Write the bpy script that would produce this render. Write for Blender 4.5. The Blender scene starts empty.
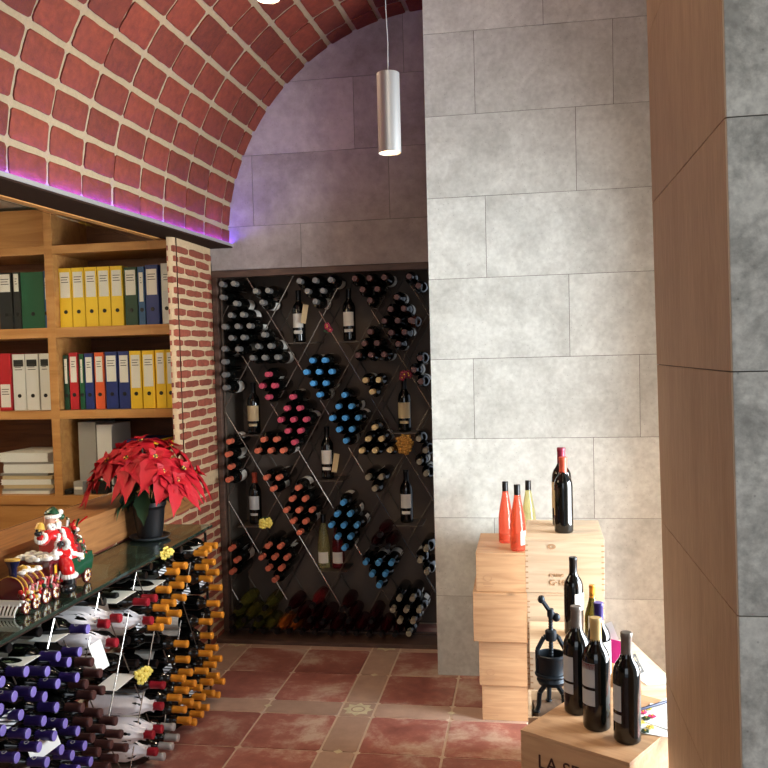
import bpy, bmesh, math, random
from mathutils import Vector, Matrix
random.seed(7)
PI = math.pi
scene = bpy.context.scene
COL = scene.collection

# ---------------------------------------------------------------- camera
EYE = Vector((0, 0, 1.64)); YAW, PITCH, ROLL, PPY, FPX = 0.16365, -0.05125, -0.02629, 399.8, 868.0
_f = Vector((-math.sin(YAW)*math.cos(PITCH), math.cos(YAW)*math.cos(PITCH), math.sin(PITCH)))
_r = Vector((math.cos(YAW), math.sin(YAW), 0)); _u = _r.cross(_f)
RT = _r*math.cos(ROLL) + _u*math.sin(ROLL); UP = -_r*math.sin(ROLL) + _u*math.cos(ROLL)
cd = bpy.data.cameras.new('camera'); cam = bpy.data.objects.new('camera', cd); COL.objects.link(cam)
m = Matrix((RT, UP, -_f)).transposed().to_4x4(); m.translation = EYE; cam.matrix_world = m
cd.sensor_width = 36; cd.lens = 36*FPX/768; cd.shift_y = (PPY-384)/768; cd.clip_start = .02
scene.camera = cam

def ray(x, y): return _f + (x-384)/FPX*RT + (PPY-y)/FPX*UP
def hit(x, y, axis, v):
    d = ray(x, y); t = (v-EYE[axis])/d[axis]; return EYE + d*t

# ---------------------------------------------------------------- world, lights, exposure
w = bpy.data.worlds.new('world'); scene.world = w; w.use_nodes = True
bg = w.node_tree.nodes['Background']; bg.inputs[0].default_value = (.75, .85, 1, 1); bg.inputs[1].default_value = .6
vs = scene.view_settings; vs.view_transform = 'Standard'; vs.look = 'None'; vs.exposure = 0.0; vs.gamma = 1; vs.use_curve_mapping = False

def light(name, typ, loc, energy, color, rot=None, aim=None, **kw):
    l = bpy.data.lights.new(name, typ); l.energy = energy; l.color = color
    for k, v in kw.items(): setattr(l, k, v)
    o = bpy.data.objects.new(name, l); COL.objects.link(o); o.location = loc
    if aim is not None: o.rotation_euler = (Vector(aim)-Vector(loc)).to_track_quat('-Z', 'Y').to_euler()
    return o
# daylight through the side opening beyond the pillar, and through the shopfront behind the camera
light('daylight_side', 'AREA', (2.3, 2.9, 1.15), 400, (.86, .94, 1), aim=(0, 3.4, .9), shape='RECTANGLE', size=2.0, size_y=1.7)
light('daylight_front', 'AREA', (.2, -1.7, 1.9), 29, (.88, .95, 1), aim=(0, 3, 1.2), shape='RECTANGLE', size=3.0, size_y=2.0)
# warm ceiling lamps
light('office_lamp', 'AREA', (-2.7, 2.9, 2.28), 26, (1, .78, .50), aim=(-2.7, 3.3, .8), shape='RECTANGLE', size=1.4, size_y=1.0)
light('room_lamp_glow', 'POINT', (-.3, 1.2, 3.0), 12, (1, .80, .58), shadow_soft_size=.12)

# ---------------------------------------------------------------- materials
def lin(c):
    return tuple(((v/255)/12.92 if v/255 <= .04045 else ((v/255+.055)/1.055)**2.4) for v in c)
def mat(name, rgb, rough=.5, metal=0, trans=0, ior=1.45, emit=None, es=0, coat=0, spec=.5, noise=0, nscale=20, bump=0, bscale=60, island=0, alpha=1, stretch=None, sheen=0):
    m = bpy.data.materials.new(name); m.use_nodes = True; nt = m.node_tree; b = nt.nodes['Principled BSDF']
    c = lin(rgb)+(1,)
    b.inputs['Base Color'].default_value = c; b.inputs['Roughness'].default_value = rough; b.inputs['Metallic'].default_value = metal
    b.inputs['Transmission Weight'].default_value = trans; b.inputs['IOR'].default_value = ior; b.inputs['Coat Weight'].default_value = coat
    b.inputs['Specular IOR Level'].default_value = spec; b.inputs['Alpha'].default_value = alpha
    if emit: b.inputs['Emission Color'].default_value = lin(emit)+(1,); b.inputs['Emission Strength'].default_value = es
    tc = None
    if noise or bump or island:
        tc = nt.nodes.new('ShaderNodeTexCoord'); mp = nt.nodes.new('ShaderNodeMapping'); nt.links.new(tc.outputs['Object'], mp.inputs[0])
        if stretch: mp.inputs['Scale'].default_value = stretch
    src = None
    if noise:
        n = nt.nodes.new('ShaderNodeTexNoise'); n.inputs['Scale'].default_value = nscale; n.inputs['Detail'].default_value = 6; n.inputs['Roughness'].default_value = .65
        nt.links.new(mp.outputs[0], n.inputs[0])
        mr = nt.nodes.new('ShaderNodeMapRange'); mr.inputs[1].default_value = .3; mr.inputs[2].default_value = .7; mr.inputs[3].default_value = 1-noise; mr.inputs[4].default_value = 1+noise
        nt.links.new(n.outputs[0], mr.inputs[0]); src = mr.outputs[0]
    if island:
        g = nt.nodes.new('ShaderNodeNewGeometry'); mr2 = nt.nodes.new('ShaderNodeMapRange'); mr2.inputs[3].default_value = 1-island; mr2.inputs[4].default_value = 1+island
        nt.links.new(g.outputs['Random Per Island'], mr2.inputs[0])
        if src:
            mu = nt.nodes.new('ShaderNodeMath'); mu.operation = 'MULTIPLY'; nt.links.new(src, mu.inputs[0]); nt.links.new(mr2.outputs[0], mu.inputs[1]); src = mu.outputs[0]
        else: src = mr2.outputs[0]
    if src:
        vm = nt.nodes.new('ShaderNodeVectorMath'); vm.operation = 'SCALE'; vm.inputs[0].default_value = c[:3]; nt.links.new(src, vm.inputs['Scale'])
        nt.links.new(vm.outputs[0], b.inputs['Base Color'])
    if bump:
        n2 = nt.nodes.new('ShaderNodeTexNoise'); n2.inputs['Scale'].default_value = bscale; n2.inputs['Detail'].default_value = 5; nt.links.new(mp.outputs[0], n2.inputs[0])
        bp = nt.nodes.new('ShaderNodeBump'); bp.inputs['Strength'].default_value = bump; bp.inputs['Distance'].default_value = .004
        nt.links.new(n2.outputs[0], bp.inputs['Height']); nt.links.new(bp.outputs[0], b.inputs['Normal'])
    return m

def stone(name, rgb, dark, vscale=3.0, contrast=1.0, pits=True, stretch=(1, 1, 1), island=.07, fine=(.90, 1.08)):
    m = mat(name, rgb, rough=.62, spec=.35); nt = m.node_tree; b = nt.nodes['Principled BSDF']; N = nt.nodes.new; L = nt.links.new
    tc = N('ShaderNodeTexCoord'); mp = N('ShaderNodeMapping'); mp.inputs['Scale'].default_value = stretch; L(tc.outputs['Object'], mp.inputs[0])
    geo = N('ShaderNodeNewGeometry'); add = N('ShaderNodeVectorMath'); add.operation = 'ADD'
    sc = N('ShaderNodeVectorMath'); sc.operation = 'SCALE'; sc.inputs[0].default_value = (13, 7, 29); L(geo.outputs['Random Per Island'], sc.inputs['Scale'])
    L(mp.outputs[0], add.inputs[0]); L(sc.outputs[0], add.inputs[1])
    n = N('ShaderNodeTexNoise'); n.inputs['Scale'].default_value = vscale; n.inputs['Detail'].default_value = 9; n.inputs['Roughness'].default_value = .74; n.inputs['Distortion'].default_value = .15; L(add.outputs[0], n.inputs[0])
    cr = N('ShaderNodeValToRGB'); cr.color_ramp.elements[0].position = .5-.14*contrast**-1; cr.color_ramp.elements[1].position = .5+.12*contrast**-1
    cr.color_ramp.elements[0].color = lin(dark)+(1,); cr.color_ramp.elements[1].color = lin(rgb)+(1,); L(n.outputs[0], cr.inputs[0])
    n2 = N('ShaderNodeTexNoise'); n2.inputs['Scale'].default_value = vscale*9; n2.inputs['Detail'].default_value = 6; L(add.outputs[0], n2.inputs[0])
    mr = N('ShaderNodeMapRange'); mr.inputs[1].default_value = .3; mr.inputs[2].default_value = .7; mr.inputs[3].default_value = fine[0]; mr.inputs[4].default_value = fine[1]; L(n2.outputs[0], mr.inputs[0])
    mi = N('ShaderNodeMapRange'); mi.inputs[3].default_value = 1-island; mi.inputs[4].default_value = 1+island; L(geo.outputs['Random Per Island'], mi.inputs[0])
    mu = N('ShaderNodeMath'); mu.operation = 'MULTIPLY'; L(mr.outputs[0], mu.inputs[0]); L(mi.outputs[0], mu.inputs[1])
    fin = mu.outputs[0]
    if pits:
        v = N('ShaderNodeTexVoronoi'); v.inputs['Scale'].default_value = 45; L(add.outputs[0], v.inputs[0])
        pr = N('ShaderNodeMapRange'); pr.inputs[1].default_value = .04; pr.inputs[2].default_value = .12; pr.inputs[3].default_value = .62; pr.inputs[4].default_value = 1; L(v.outputs['Distance'], pr.inputs[0])
        m2 = N('ShaderNodeMath'); m2.operation = 'MULTIPLY'; L(fin, m2.inputs[0]); L(pr.outputs[0], m2.inputs[1]); fin = m2.outputs[0]
    s = N('ShaderNodeVectorMath'); s.operation = 'SCALE'; L(cr.outputs[0], s.inputs[0]); L(fin, s.inputs['Scale']); L(s.outputs[0], b.inputs['Base Color'])
    bp = N('ShaderNodeBump'); bp.inputs['Strength'].default_value = .25; bp.inputs['Distance'].default_value = .003; L(n2.outputs[0], bp.inputs['Height']); L(bp.outputs[0], b.inputs['Normal'])
    return m

def wood(name, rgb, dark, grain=(1, 14, 14), rough=.5, island=.06, knots=True, scale=3.0, coat=0):
    m = mat(name, rgb, rough=rough, coat=coat); nt = m.node_tree; b = nt.nodes['Principled BSDF']; N = nt.nodes.new; L = nt.links.new
    tc = N('ShaderNodeTexCoord'); oi = N('ShaderNodeObjectInfo'); geo = N('ShaderNodeNewGeometry')
    ad = N('ShaderNodeMath'); L(oi.outputs['Random'], ad.inputs[0]); L(geo.outputs['Random Per Island'], ad.inputs[1])
    sc = N('ShaderNodeVectorMath'); sc.operation = 'SCALE'; sc.inputs[0].default_value = (7, 5, 9); L(ad.outputs[0], sc.inputs['Scale'])
    add = N('ShaderNodeVectorMath'); L(tc.outputs['Object'], add.inputs[0]); L(sc.outputs[0], add.inputs[1])
    mp = N('ShaderNodeMapping'); mp.inputs['Scale'].default_value = grain; L(add.outputs[0], mp.inputs[0])
    n = N('ShaderNodeTexNoise'); n.inputs['Scale'].default_value = scale; n.inputs['Detail'].default_value = 7; n.inputs['Distortion'].default_value = 1.2; L(mp.outputs[0], n.inputs[0])
    cr = N('ShaderNodeValToRGB'); cr.color_ramp.elements[0].position = .3; cr.color_ramp.elements[1].position = .66
    cr.color_ramp.elements[0].color = lin(dark)+(1,); cr.color_ramp.elements[1].color = lin(rgb)+(1,); L(n.outputs[0], cr.inputs[0])
    out = cr.outputs[0]
    if knots:
        v = N('ShaderNodeTexVoronoi'); v.inputs['Scale'].default_value = 5; L(add.outputs[0], v.inputs[0])
        pr = N('ShaderNodeMapRange'); pr.inputs[1].default_value = .03; pr.inputs[2].default_value = .12; pr.inputs[3].default_value = .6; pr.inputs[4].default_value = 1; L(v.outputs['Distance'], pr.inputs[0])
        s0 = N('ShaderNodeVectorMath'); s0.operation = 'SCALE'; L(out, s0.inputs[0]); L(pr.outputs[0], s0.inputs['Scale']); out = s0.outputs[0]
    mi = N('ShaderNodeMapRange'); mi.inputs[3].default_value = 1-island; mi.inputs[4].default_value = 1+island; L(geo.outputs['Random Per Island'], mi.inputs[0])
    s = N('ShaderNodeVectorMath'); s.operation = 'SCALE'; L(out, s.inputs[0]); L(mi.outputs[0], s.inputs['Scale']); L(s.outputs[0], b.inputs['Base Color'])
    return m

M = {}
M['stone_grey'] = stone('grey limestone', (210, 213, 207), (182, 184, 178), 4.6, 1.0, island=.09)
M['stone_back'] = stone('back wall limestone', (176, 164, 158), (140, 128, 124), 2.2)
M['stone_pillar_front'] = stone('pitted grey limestone', (220, 220, 210), (168, 168, 160), 8, 1.5, fine=(.80, 1.14))
M['stone_pillar_side'] = stone('limestone with painted lamp warmth', (190, 162, 134), (176, 148, 120), 3, 1, pits=False, stretch=(5, 5, .7), island=.04)  # brown tint paints in the warm lamp light on this face; grain is stone
M['joint'] = mat('stone joint', (84, 78, 72), .9)
M['brick_vault'] = mat('vault brick', (112, 48, 30), .8, noise=.28, nscale=30, island=.22, bump=.5, bscale=120)
M['brick_wall'] = mat('thin wall brick', (132, 66, 48), .85, noise=.25, nscale=35, island=.25, bump=.5, bscale=120)
M['mortar_vault'] = mat('vault mortar', (156, 138, 110), .9, noise=.1, nscale=60, bump=.6, bscale=150)
M['mortar_wall'] = mat('cream mortar', (188, 160, 124), .9, noise=.12, nscale=50, bump=.6, bscale=150)
M['plaster'] = mat('white plaster', (190, 180, 166), .9)
M['dark_beam'] = mat('dark bronze soffit', (48, 33, 26), .8, spec=.1)
M['alu'] = mat('brushed aluminium', (196, 196, 194), .42, metal=.7)
M['chrome'] = mat('steel rod', (190, 186, 180), .25, metal=1)
M['led'] = mat('violet led', (90, 30, 255), .5, emit=(70, 20, 255), es=10)
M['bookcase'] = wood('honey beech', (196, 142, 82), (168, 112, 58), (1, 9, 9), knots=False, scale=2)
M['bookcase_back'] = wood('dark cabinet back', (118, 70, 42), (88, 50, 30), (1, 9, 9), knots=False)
M['parapet'] = wood('oak parapet', (168, 116, 68), (128, 82, 46), (9, 1.2, 9), knots=False)
M['pine'] = wood('pine crate', (230, 206, 174), (214, 182, 148), (1.2, 12, 14), rough=.55, knots=True)
M['pine_warm'] = wood('golden pine crate', (206, 164, 122), (184, 140, 100), (1.2, 12, 14), rough=.55, knots=True)
M['ink'] = mat('branding ink', (70, 36, 26), .8)
M['stamp'] = mat('faded stamp ink', (190, 148, 110), .8)
M['rackframe'] = wood('brown rack frame', (96, 72, 60), (70, 52, 44), (2, 2, 12), knots=False)
M['rack_back'] = mat('taupe rack back', (112, 96, 84), .8, noise=.14, nscale=4)
M['glass_dark'] = mat('dark bottle glass', (7, 8, 7), .06, spec=.6, coat=.3)
M['glass_brown'] = mat('amber bottle glass', (96, 44, 8), .06, trans=.6)
M['rose'] = mat('rose wine', (246, 112, 84), .04, trans=.7, ior=1.35, emit=None)
M['rose_dark'] = mat('deep rose wine', (120, 30, 36), .05, trans=.45, ior=1.35)
M['white_wine'] = mat('white wine', (226, 220, 156), .04, trans=.8, ior=1.35)
M['amber_wine'] = mat('orange wine', (190, 100, 40), .05, trans=.5, ior=1.35)
M['red_wine'] = mat('ruby wine', (50, 8, 14), .05, trans=.3, ior=1.35)
M['green_wine'] = mat('green gold wine', (110, 104, 44), .05, trans=.6, ior=1.35)
M['label_white'] = mat('white label', (226, 222, 212), .6)
M['label_cream'] = mat('cream label', (206, 184, 142), .6)
M['label_grey'] = mat('pale grey label', (186, 186, 184), .6)
M['text_dark'] = mat('label print', (70, 66, 66), .7)
M['label_red'] = mat('red label band', (140, 44, 40), .6)
CAPS = dict(silver=(128, 128, 126), mauve=(104, 72, 68), pink=(184, 70, 90), copper=(200, 104, 78), blue=(74, 148, 206), cream=(222, 198, 144), black=(14, 13, 14),
            purple=(46, 32, 98), brown=(70, 42, 40), yellow=(226, 144, 44), red=(150, 26, 40), grey=(128, 120, 112), gold=(206, 176, 116), red_orange=(196, 84, 60), pale=(150, 142, 122), wine=(128, 34, 56), steel=(200, 198, 196))
for k, v in CAPS.items(): M['cap_'+k] = mat(k+' foil', v, .38 if k != 'black' else .3, metal=.15 if k not in ('silver', 'steel', 'grey') else .5)
M['cap_top_purple'] = mat('lilac capsule top', (118, 104, 176), .4)
M['tissue'] = mat('white tissue paper', (238, 232, 234), .75, noise=.05, nscale=30)
M['glass_top'] = mat('green tinted glass', (120, 150, 132), .03, trans=.92, ior=1.45)
M['glass_pane'] = mat('clear pane', (246, 250, 248), .0, trans=1, ior=1.02)
M['glass_edge'] = mat('green glass edge', (60, 110, 90), .1, trans=.4)
M['paper'] = mat('white paper', (236, 236, 230), .7)
M['paper_pink'] = mat('magenta print', (214, 40, 130), .5)
M['iron'] = mat('dark cast iron', (40, 46, 52), .42, metal=.6)
M['grey_wood'] = wood('weathered base board', (118, 98, 82), (92, 74, 62), (10, 1, 10), knots=False)
M['bract'] = mat('red bract', (168, 5, 26), .6, noise=.2, nscale=14)
M['leaf'] = mat('dark green leaf', (38, 66, 40), .5, noise=.25, nscale=12)
M['pot'] = mat('black plastic pot', (20, 20, 22), .4)
M['saucer'] = mat('grey saucer', (70, 72, 76), .4)
M['pollen'] = mat('yellow buds', (210, 180, 60), .6)
for k, v in dict(red=(190, 24, 26), white=(236, 232, 222), green=(26, 70, 46), gold=(206, 160, 70), black=(20, 20, 22), skin=(232, 178, 150), maroon=(84, 22, 26), navy=(24, 26, 58), orange=(240, 170, 50), brown=(90, 54, 32), pink=(206, 120, 120)).items():
    M['cer_'+k] = mat('glazed '+k+' ceramic', v, .22, coat=.4)
for k, v in dict(yellow=(232, 190, 40), black=(30, 32, 32), green=(18, 84, 52), dkgreen=(20, 60, 40), blue=(30, 46, 110), ltblue=(40, 84, 130), white=(214, 212, 206), red=(176, 26, 34), orange=(206, 82, 38), grey=(150, 146, 140)).items():
    M['bd_'+k] = mat(k+' card binder', v, .5)
M['hole'] = mat('black finger ring', (12, 12, 12), .5)
M['flower_yellow'] = mat('yellow petals', (226, 204, 96), .6)
M['flower_pink'] = mat('pink petals', (226, 60, 110), .6)
M['cork'] = mat('cork', (196, 146, 70), .8, noise=.25, nscale=90)
M['ribbon'] = mat('dark pink ribbon', (160, 40, 70), .5)
M['lamp_glow'] = mat('warm lamp diffuser', (255, 220, 170), .5, emit=(255, 206, 150), es=9)
M['navy'] = mat('navy pen', (30, 40, 74), .35)
M['lattice'] = mat('dull steel lattice', (120, 112, 104), .35, metal=.9)
M['shelf_plate'] = mat('grey metal shelf', (104, 94, 84), .4, metal=.5)

# terracotta floor: procedural grid with narrow strips
def floor_mat():
    m = mat('terracotta tile', (160, 96, 78), .5, spec=.45); nt = m.node_tree; b = nt.nodes['Principled BSDF']; N = nt.nodes.new; L = nt.links.new
    tc = N('ShaderNodeTexCoord'); geo = N('ShaderNodeNewGeometry')
    n = N('ShaderNodeTexNoise'); n.inputs['Scale'].default_value = 4.2; n.inputs['Detail'].default_value = 7; n.inputs['Roughness'].default_value = .7; n.inputs['Distortion'].default_value = .2
    sc = N('ShaderNodeVectorMath'); sc.operation = 'SCALE'; sc.inputs[0].default_value = (9, 17, 3); L(geo.outputs['Random Per Island'], sc.inputs['Scale'])
    ad = N('ShaderNodeVectorMath'); L(tc.outputs['Object'], ad.inputs[0]); L(sc.outputs[0], ad.inputs[1]); L(ad.outputs[0], n.inputs[0])
    cr = N('ShaderNodeValToRGB'); e = cr.color_ramp.elements
    e[0].position = .34; e[0].color = lin((138, 84, 76))+(1,); e[1].position = .64; e[1].color = lin((200, 174, 156))+(1,)
    k = e.new(.5); k.color = lin((168, 108, 96))+(1,); L(n.outputs[0], cr.inputs[0])
    mi = N('ShaderNodeMapRange'); mi.inputs[3].default_value = .82; mi.inputs[4].default_value = 1.16; L(geo.outputs['Random Per Island'], mi.inputs[0])
    s = N('ShaderNodeVectorMath'); s.operation = 'SCALE'; L(cr.outputs[0], s.inputs[0]); L(mi.outputs[0], s.inputs['Scale']); L(s.outputs[0], b.inputs['Base Color'])
    mr = N('ShaderNodeMapRange'); mr.inputs[3].default_value = .32; mr.inputs[4].default_value = .6; L(n.outputs[0], mr.inputs[0]); L(mr.outputs[0], b.inputs['Roughness'])
    bp = N('ShaderNodeBump'); bp.inputs['Strength'].default_value = .2; bp.inputs['Distance'].default_value = .004; L(n.outputs[0], bp.inputs['Height']); L(bp.outputs[0], b.inputs['Normal'])
    return m
M['tile'] = floor_mat()
M['tile_strip'] = mat('pale terracotta strip', (176, 146, 128), .5, noise=.14, nscale=9, island=.1)
M['tile_star'] = mat('cream glazed insert', (206, 194, 160), .4, noise=.2, nscale=30)
M['grout'] = mat('pale grout', (208, 188, 168), .85, noise=.1, nscale=30)

# ---------------------------------------------------------------- mesh helpers
class MB:
    def __init__(s): s.v = []; s.f = []; s.mi = []
    def add(s, vs_, fs, mi=0, T=None):
        o = len(s.v)
        s.v += [tuple(T @ Vector(p)) if T is not None else tuple(p) for p in vs_]
        s.f += [tuple(i+o for i in f) for f in fs]; s.mi += [mi]*len(fs); return s
    def box(s, x0, x1, y0, y1, z0, z1, mi=0, T=None):
        return s.add([(x, y, z) for z in (z0, z1) for y in (y0, y1) for x in (x0, x1)],
                     [(0, 2, 3, 1), (4, 5, 7, 6), (0, 1, 5, 4), (2, 6, 7, 3), (0, 4, 6, 2), (1, 3, 7, 5)], mi, T)
    def lathe(s, prof, n=20, mi=0, T=None, cap=True):
        vs_ = []; fs = []
        for r, z in prof:
            for i in range(n): a = 2*PI*i/n; vs_.append((r*math.cos(a), r*math.sin(a), z))
        for j in range(len(prof)-1):
            for i in range(n):
                k = (i+1) % n; fs.append((j*n+i, j*n+k, (j+1)*n+k, (j+1)*n+i))
        if cap: fs.append(tuple(range(n-1, -1, -1))); fs.append(tuple((len(prof)-1)*n+i for i in range(n)))
        return s.add(vs_, fs, mi, T)
    def tube(s, a, b, r, n=8, mi=0, r2=None):
        a, b = Vector(a), Vector(b); d = b-a; L = d.length
        q = d.to_track_quat('Z', 'Y').to_matrix().to_4x4(); q.translation = a
        return s.lathe([(r, 0), (r if r2 is None else r2, L)], n, mi, q)
    def path(s, pts, r, n=8, mi=0):
        for a, b in zip(pts[:-1], pts[1:]): s.tube(a, b, r, n, mi)
        return s
    def ball(s, c, r, mi=0, n=12, k=8, sc=(1, 1, 1)):
        prof = [(max(1e-4, math.sin(PI*j/k)), -math.cos(PI*j/k)) for j in range(k+1)]
        T = Matrix.Translation(c) @ Matrix.Diagonal((r*sc[0], r*sc[1], r*sc[2], 1))
        return s.lathe(prof, n, mi, T)
    def build(s, name, mats, parent=None, smooth=False, angle=40, bevel=0, T=None, **kw):
        me = bpy.data.meshes.new(name); me.from_pydata(s.v, [], s.f)
        mats = mats if isinstance(mats, (list, tuple)) else [mats]
        for q in mats: me.materials.append(M[q] if isinstance(q, str) else q)
        me.polygons.foreach_set('material_index', s.mi)
        me.update(); 
        if smooth: me.polygons.foreach_set('use_smooth', [True]*len(me.polygons)); me.set_sharp_from_angle(angle=math.radians(angle))
        o = bpy.data.objects.new(name, me); COL.objects.link(o)
        if parent: o.parent = parent
        if T is not None: o.matrix_local = T
        if bevel:
            b = o.modifiers.new('bevel', 'BEVEL'); b.width = bevel; b.segments = 2; b.limit_method = 'ANGLE'; b.harden_normals = False
        tag(o, **kw); return o

def tag(o, label=None, cat=None, group=None, kind=None):
    if label: o['label'] = label
    if cat: o['category'] = cat
    if group: o['group'] = group
    if kind: o['kind'] = kind
    return o
def empty(name, loc=(0, 0, 0), rz=0, **kw):
    o = bpy.data.objects.new(name, None); COL.objects.link(o); o.location = loc; o.rotation_euler = (0, 0, rz); o.empty_display_size = .05
    return tag(o, **kw)
def copy_tree(o, parent=None):
    c = o.copy(); COL.objects.link(c); c.parent = parent
    for ch in list(o.children):
        copy_tree(ch, c)
    return c
def text(name, body, size, mname, loc, rot, parent=None, ext=.0008, align='LEFT'):
    cu = bpy.data.curves.new(name, 'FONT'); cu.body = body; cu.size = size; cu.extrude = ext; cu.align_x = align
    o = bpy.data.objects.new(name, cu); COL.objects.link(o); o.location = loc; o.rotation_euler = rot
    bpy.context.view_layer.update()
    me = bpy.data.meshes.new_from_object(o.evaluated_get(bpy.context.evaluated_depsgraph_get())); me.materials.clear(); me.materials.append(M[mname])
    n = bpy.data.objects.new(name, me); COL.objects.link(n); n.location = loc; n.rotation_euler = rot
    if parent: n.parent = parent
    bpy.data.objects.remove(o); return n

# ================================================================= STRUCTURE
# ---- floor
XS = []; x = -.722-.868*4
while x < 2.4: XS += [(x, x+.355), (x+.355, x+.71), (x+.71, x+.868)]; x += .868
YS = []; y = 3.955-.868*7
while y < 5.2: YS += [(y, y+.3575), (y+.3575, y+.715), (y+.715, y+.868)]; y += .868
fl = MB(); g = .0055
fl.box(-4.2, 2.4, -2.2, 5.4, -.12, -.004, 3)
for i, (a, b_) in enumerate(XS):
    for j, (c, d) in enumerate(YS):
        if a < -4.1 or b_ > 2.35 or c < -2.1 or d > 5.35: continue
        mi = 2 if (i % 3 == 2 and j % 3 == 2) else (1 if (i % 3 == 2 or j % 3 == 2) else 0)
        if mi == 2:
            cx, cy_ = (a+b_)/2, (c+d)/2; fl.box(a+g, b_-g, c+g, d-g, -.006, -.0006, 1)
            pts = []
            for k in range(16):
                r = .074 if k % 2 == 0 else .052; t = 2*PI*k/16; pts.append((cx+r*math.cos(t), cy_+r*math.sin(t), 0))
            fl.add(pts, [tuple(range(16))], 2)
            # dark ring inside the star
            for k in range(16):
                t = 2*PI*k/16; t2 = 2*PI*(k+1)/16
                fl.add([(cx+.034*math.cos(t), cy_+.034*math.sin(t), .0004), (cx+.034*math.cos(t2), cy_+.034*math.sin(t2), .0004), (cx+.026*math.cos(t2), cy_+.026*math.sin(t2), .0004), (cx+.026*math.cos(t), cy_+.026*math.sin(t), .0004)], [(0, 1, 2, 3)], 1)
            continue
        r = .012; X0, X1, Y0, Y1 = a+g, b_-g, c+g, d-g
        cs = [(X0+r, Y0), (X1-r, Y0), (X1, Y0+r), (X1, Y1-r), (X1-r, Y1), (X0+r, Y1), (X0, Y1-r), (X0, Y0+r)]
        fl.add([(p, q, 0) for p, q in cs]+[(p, q, -.006) for p, q in cs], [tuple(range(8))]+[(k, (k+8), (k+1) % 8+8, (k+1) % 8) for k in range(8)], mi)
    # small glazed studs between the tiles of each strip
for (a, b_) in XS[2::3]:
    for (c, d) in YS[0::3]:
        cx, cy_ = (a+b_)/2, d
        fl.add([(cx-.02, cy_, .0006), (cx, cy_-.02, .0006), (cx+.02, cy_, .0006), (cx, cy_+.02, .0006)], [(0, 1, 2, 3)], 2)
for (a, b_) in XS[0::3]:
    for (c, d) in YS[2::3]:
        cx, cy_ = b_, (c+d)/2
        fl.add([(cx-.02, cy_, .0006), (cx, cy_-.02, .0006), (cx+.02, cy_, .0006), (cx, cy_+.02, .0006)], [(0, 1, 2, 3)], 2)
fl.build('floor', ['tile', 'tile_strip', 'tile_star', 'grout'], kind='structure')

# ---- slab walls
def slab_wall(name, rows, joints, x0, x1, Y, matn, thick=.12, depth_box=None):
    """rows: list of (z0, z1); joints[i]: sorted x positions of vertical joints of row i."""
    b = MB()
    b.box(x0+.001, x1-.001, Y+.004, Y+thick, rows[0][0], rows[-1][1], 1)
    gg = .0012
    for (z0, z1), js in zip(rows, joints):
        xs = [x0]+[j for j in js if x0 < j < x1]+[x1]
        for a, c in zip(xs[:-1], xs[1:]):
            b.box(a+(gg if a != x0 else 0), c-(gg if c != x1 else 0), Y, Y+.006, z0+gg, z1-gg, 0)
    return b.build(name, [matn, 'joint'], kind='structure')
D = 4.344; rows = [(0, .411)]+[(.411+.4*k, .811+.4*k) for k in range(8)]
px2x = lambda px, py, Y: hit(px, py, 1, Y).x
j0 = [[px2x(590, 640, D)], [px2x(495, 560, D)], [px2x(594, 478, D)], [px2x(474, 400, D), px2x(640, 400, D)], [px2x(569.5, 320, D)], [px2x(486, 240, D)], [px2x(576, 150, D)], [px2x(474.5, 80, D), px2x(613, 60, D)], [px2x(543, 15, D)]]
slab_wall('wall_front', rows, j0, -.474, 1.05, D, 'stone_grey', .52)
DB = 4.864; rb = [(0, .404)]+[(.404+.4*k, .804+.4*k) for k in range(8)]
jb = [[], [], [], [], [], [px2x(301, 245, DB)], [px2x(253, 200, DB), px2x(389, 180, DB)], [px2x(354, 120, DB), -2.2], [px2x(403, 40, DB), -1.6]]
# back wall is pierced by the rack niche (x -1.79..-0.474, z 0..2.15)
b = MB(); gg = .0012
def slabs_xy(b, z0, z1, js, x0, x1, Y):
    xs = [x0]+sorted(j for j in js if x0 < j < x1)+[x1]
    for a, c in zip(xs[:-1], xs[1:]): b.box(a+gg, c-gg, Y, Y+.006, z0+gg, z1-gg, 0)
for (z0, z1), js in zip(rb, jb):
    if z1 <= 2.2 and z0 < 2.0: continue
    if z0 < 2.15: z0 = 2.155
    slabs_xy(b, z0, z1, js, -2.3, -.474, DB)
b.box(-2.3, -.474, DB+.004, DB+.1, 2.155, 3.6, 1)
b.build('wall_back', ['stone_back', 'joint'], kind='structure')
# niche
b = MB(); b.box(-1.80, -.474, 5.20, 5.24, 0, 2.2, 0); b.box(-1.86, -1.80, DB, 5.24, 0, 2.2, 0); b.box(-1.80, -.474, DB+.1, 5.24, 2.155, 2.2, 0)
b.build('wall_niche', ['rack_back'], kind='structure')

# ---- pillar
b = MB(); zj = [-.01, .43, .82, 1.215, 1.60, 1.99, 2.385, 2.78, 3.17, 3.6]; PX0, PX1, PY0, PY1 = .314, 1.0, 1.42, 2.2
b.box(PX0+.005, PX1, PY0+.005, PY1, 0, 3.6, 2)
for k, (z0, z1) in enumerate(zip(zj[:-1], zj[1:])):
    z0 = max(z0, 0)
    b.box(PX0, PX0+.006, PY0+.0015, PY1, z0+.001, z1-.001, 1)
    xs = [PX0+.0015, PX0+(.42 if k % 2 else .30), PX1]
    for a, c in zip(xs[:-1], xs[1:]): b.box(a+.001, c-.001, PY0-.001, PY0+.006, z0+.001, z1-.001, 0)
b.v = [(p[0]-(p[2]-1.6)*.018, p[1], p[2]) for p in b.v]
b.build('wall_pillar', ['stone_pillar_front', 'stone_pillar_side', 'joint'], kind='structure')
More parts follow.
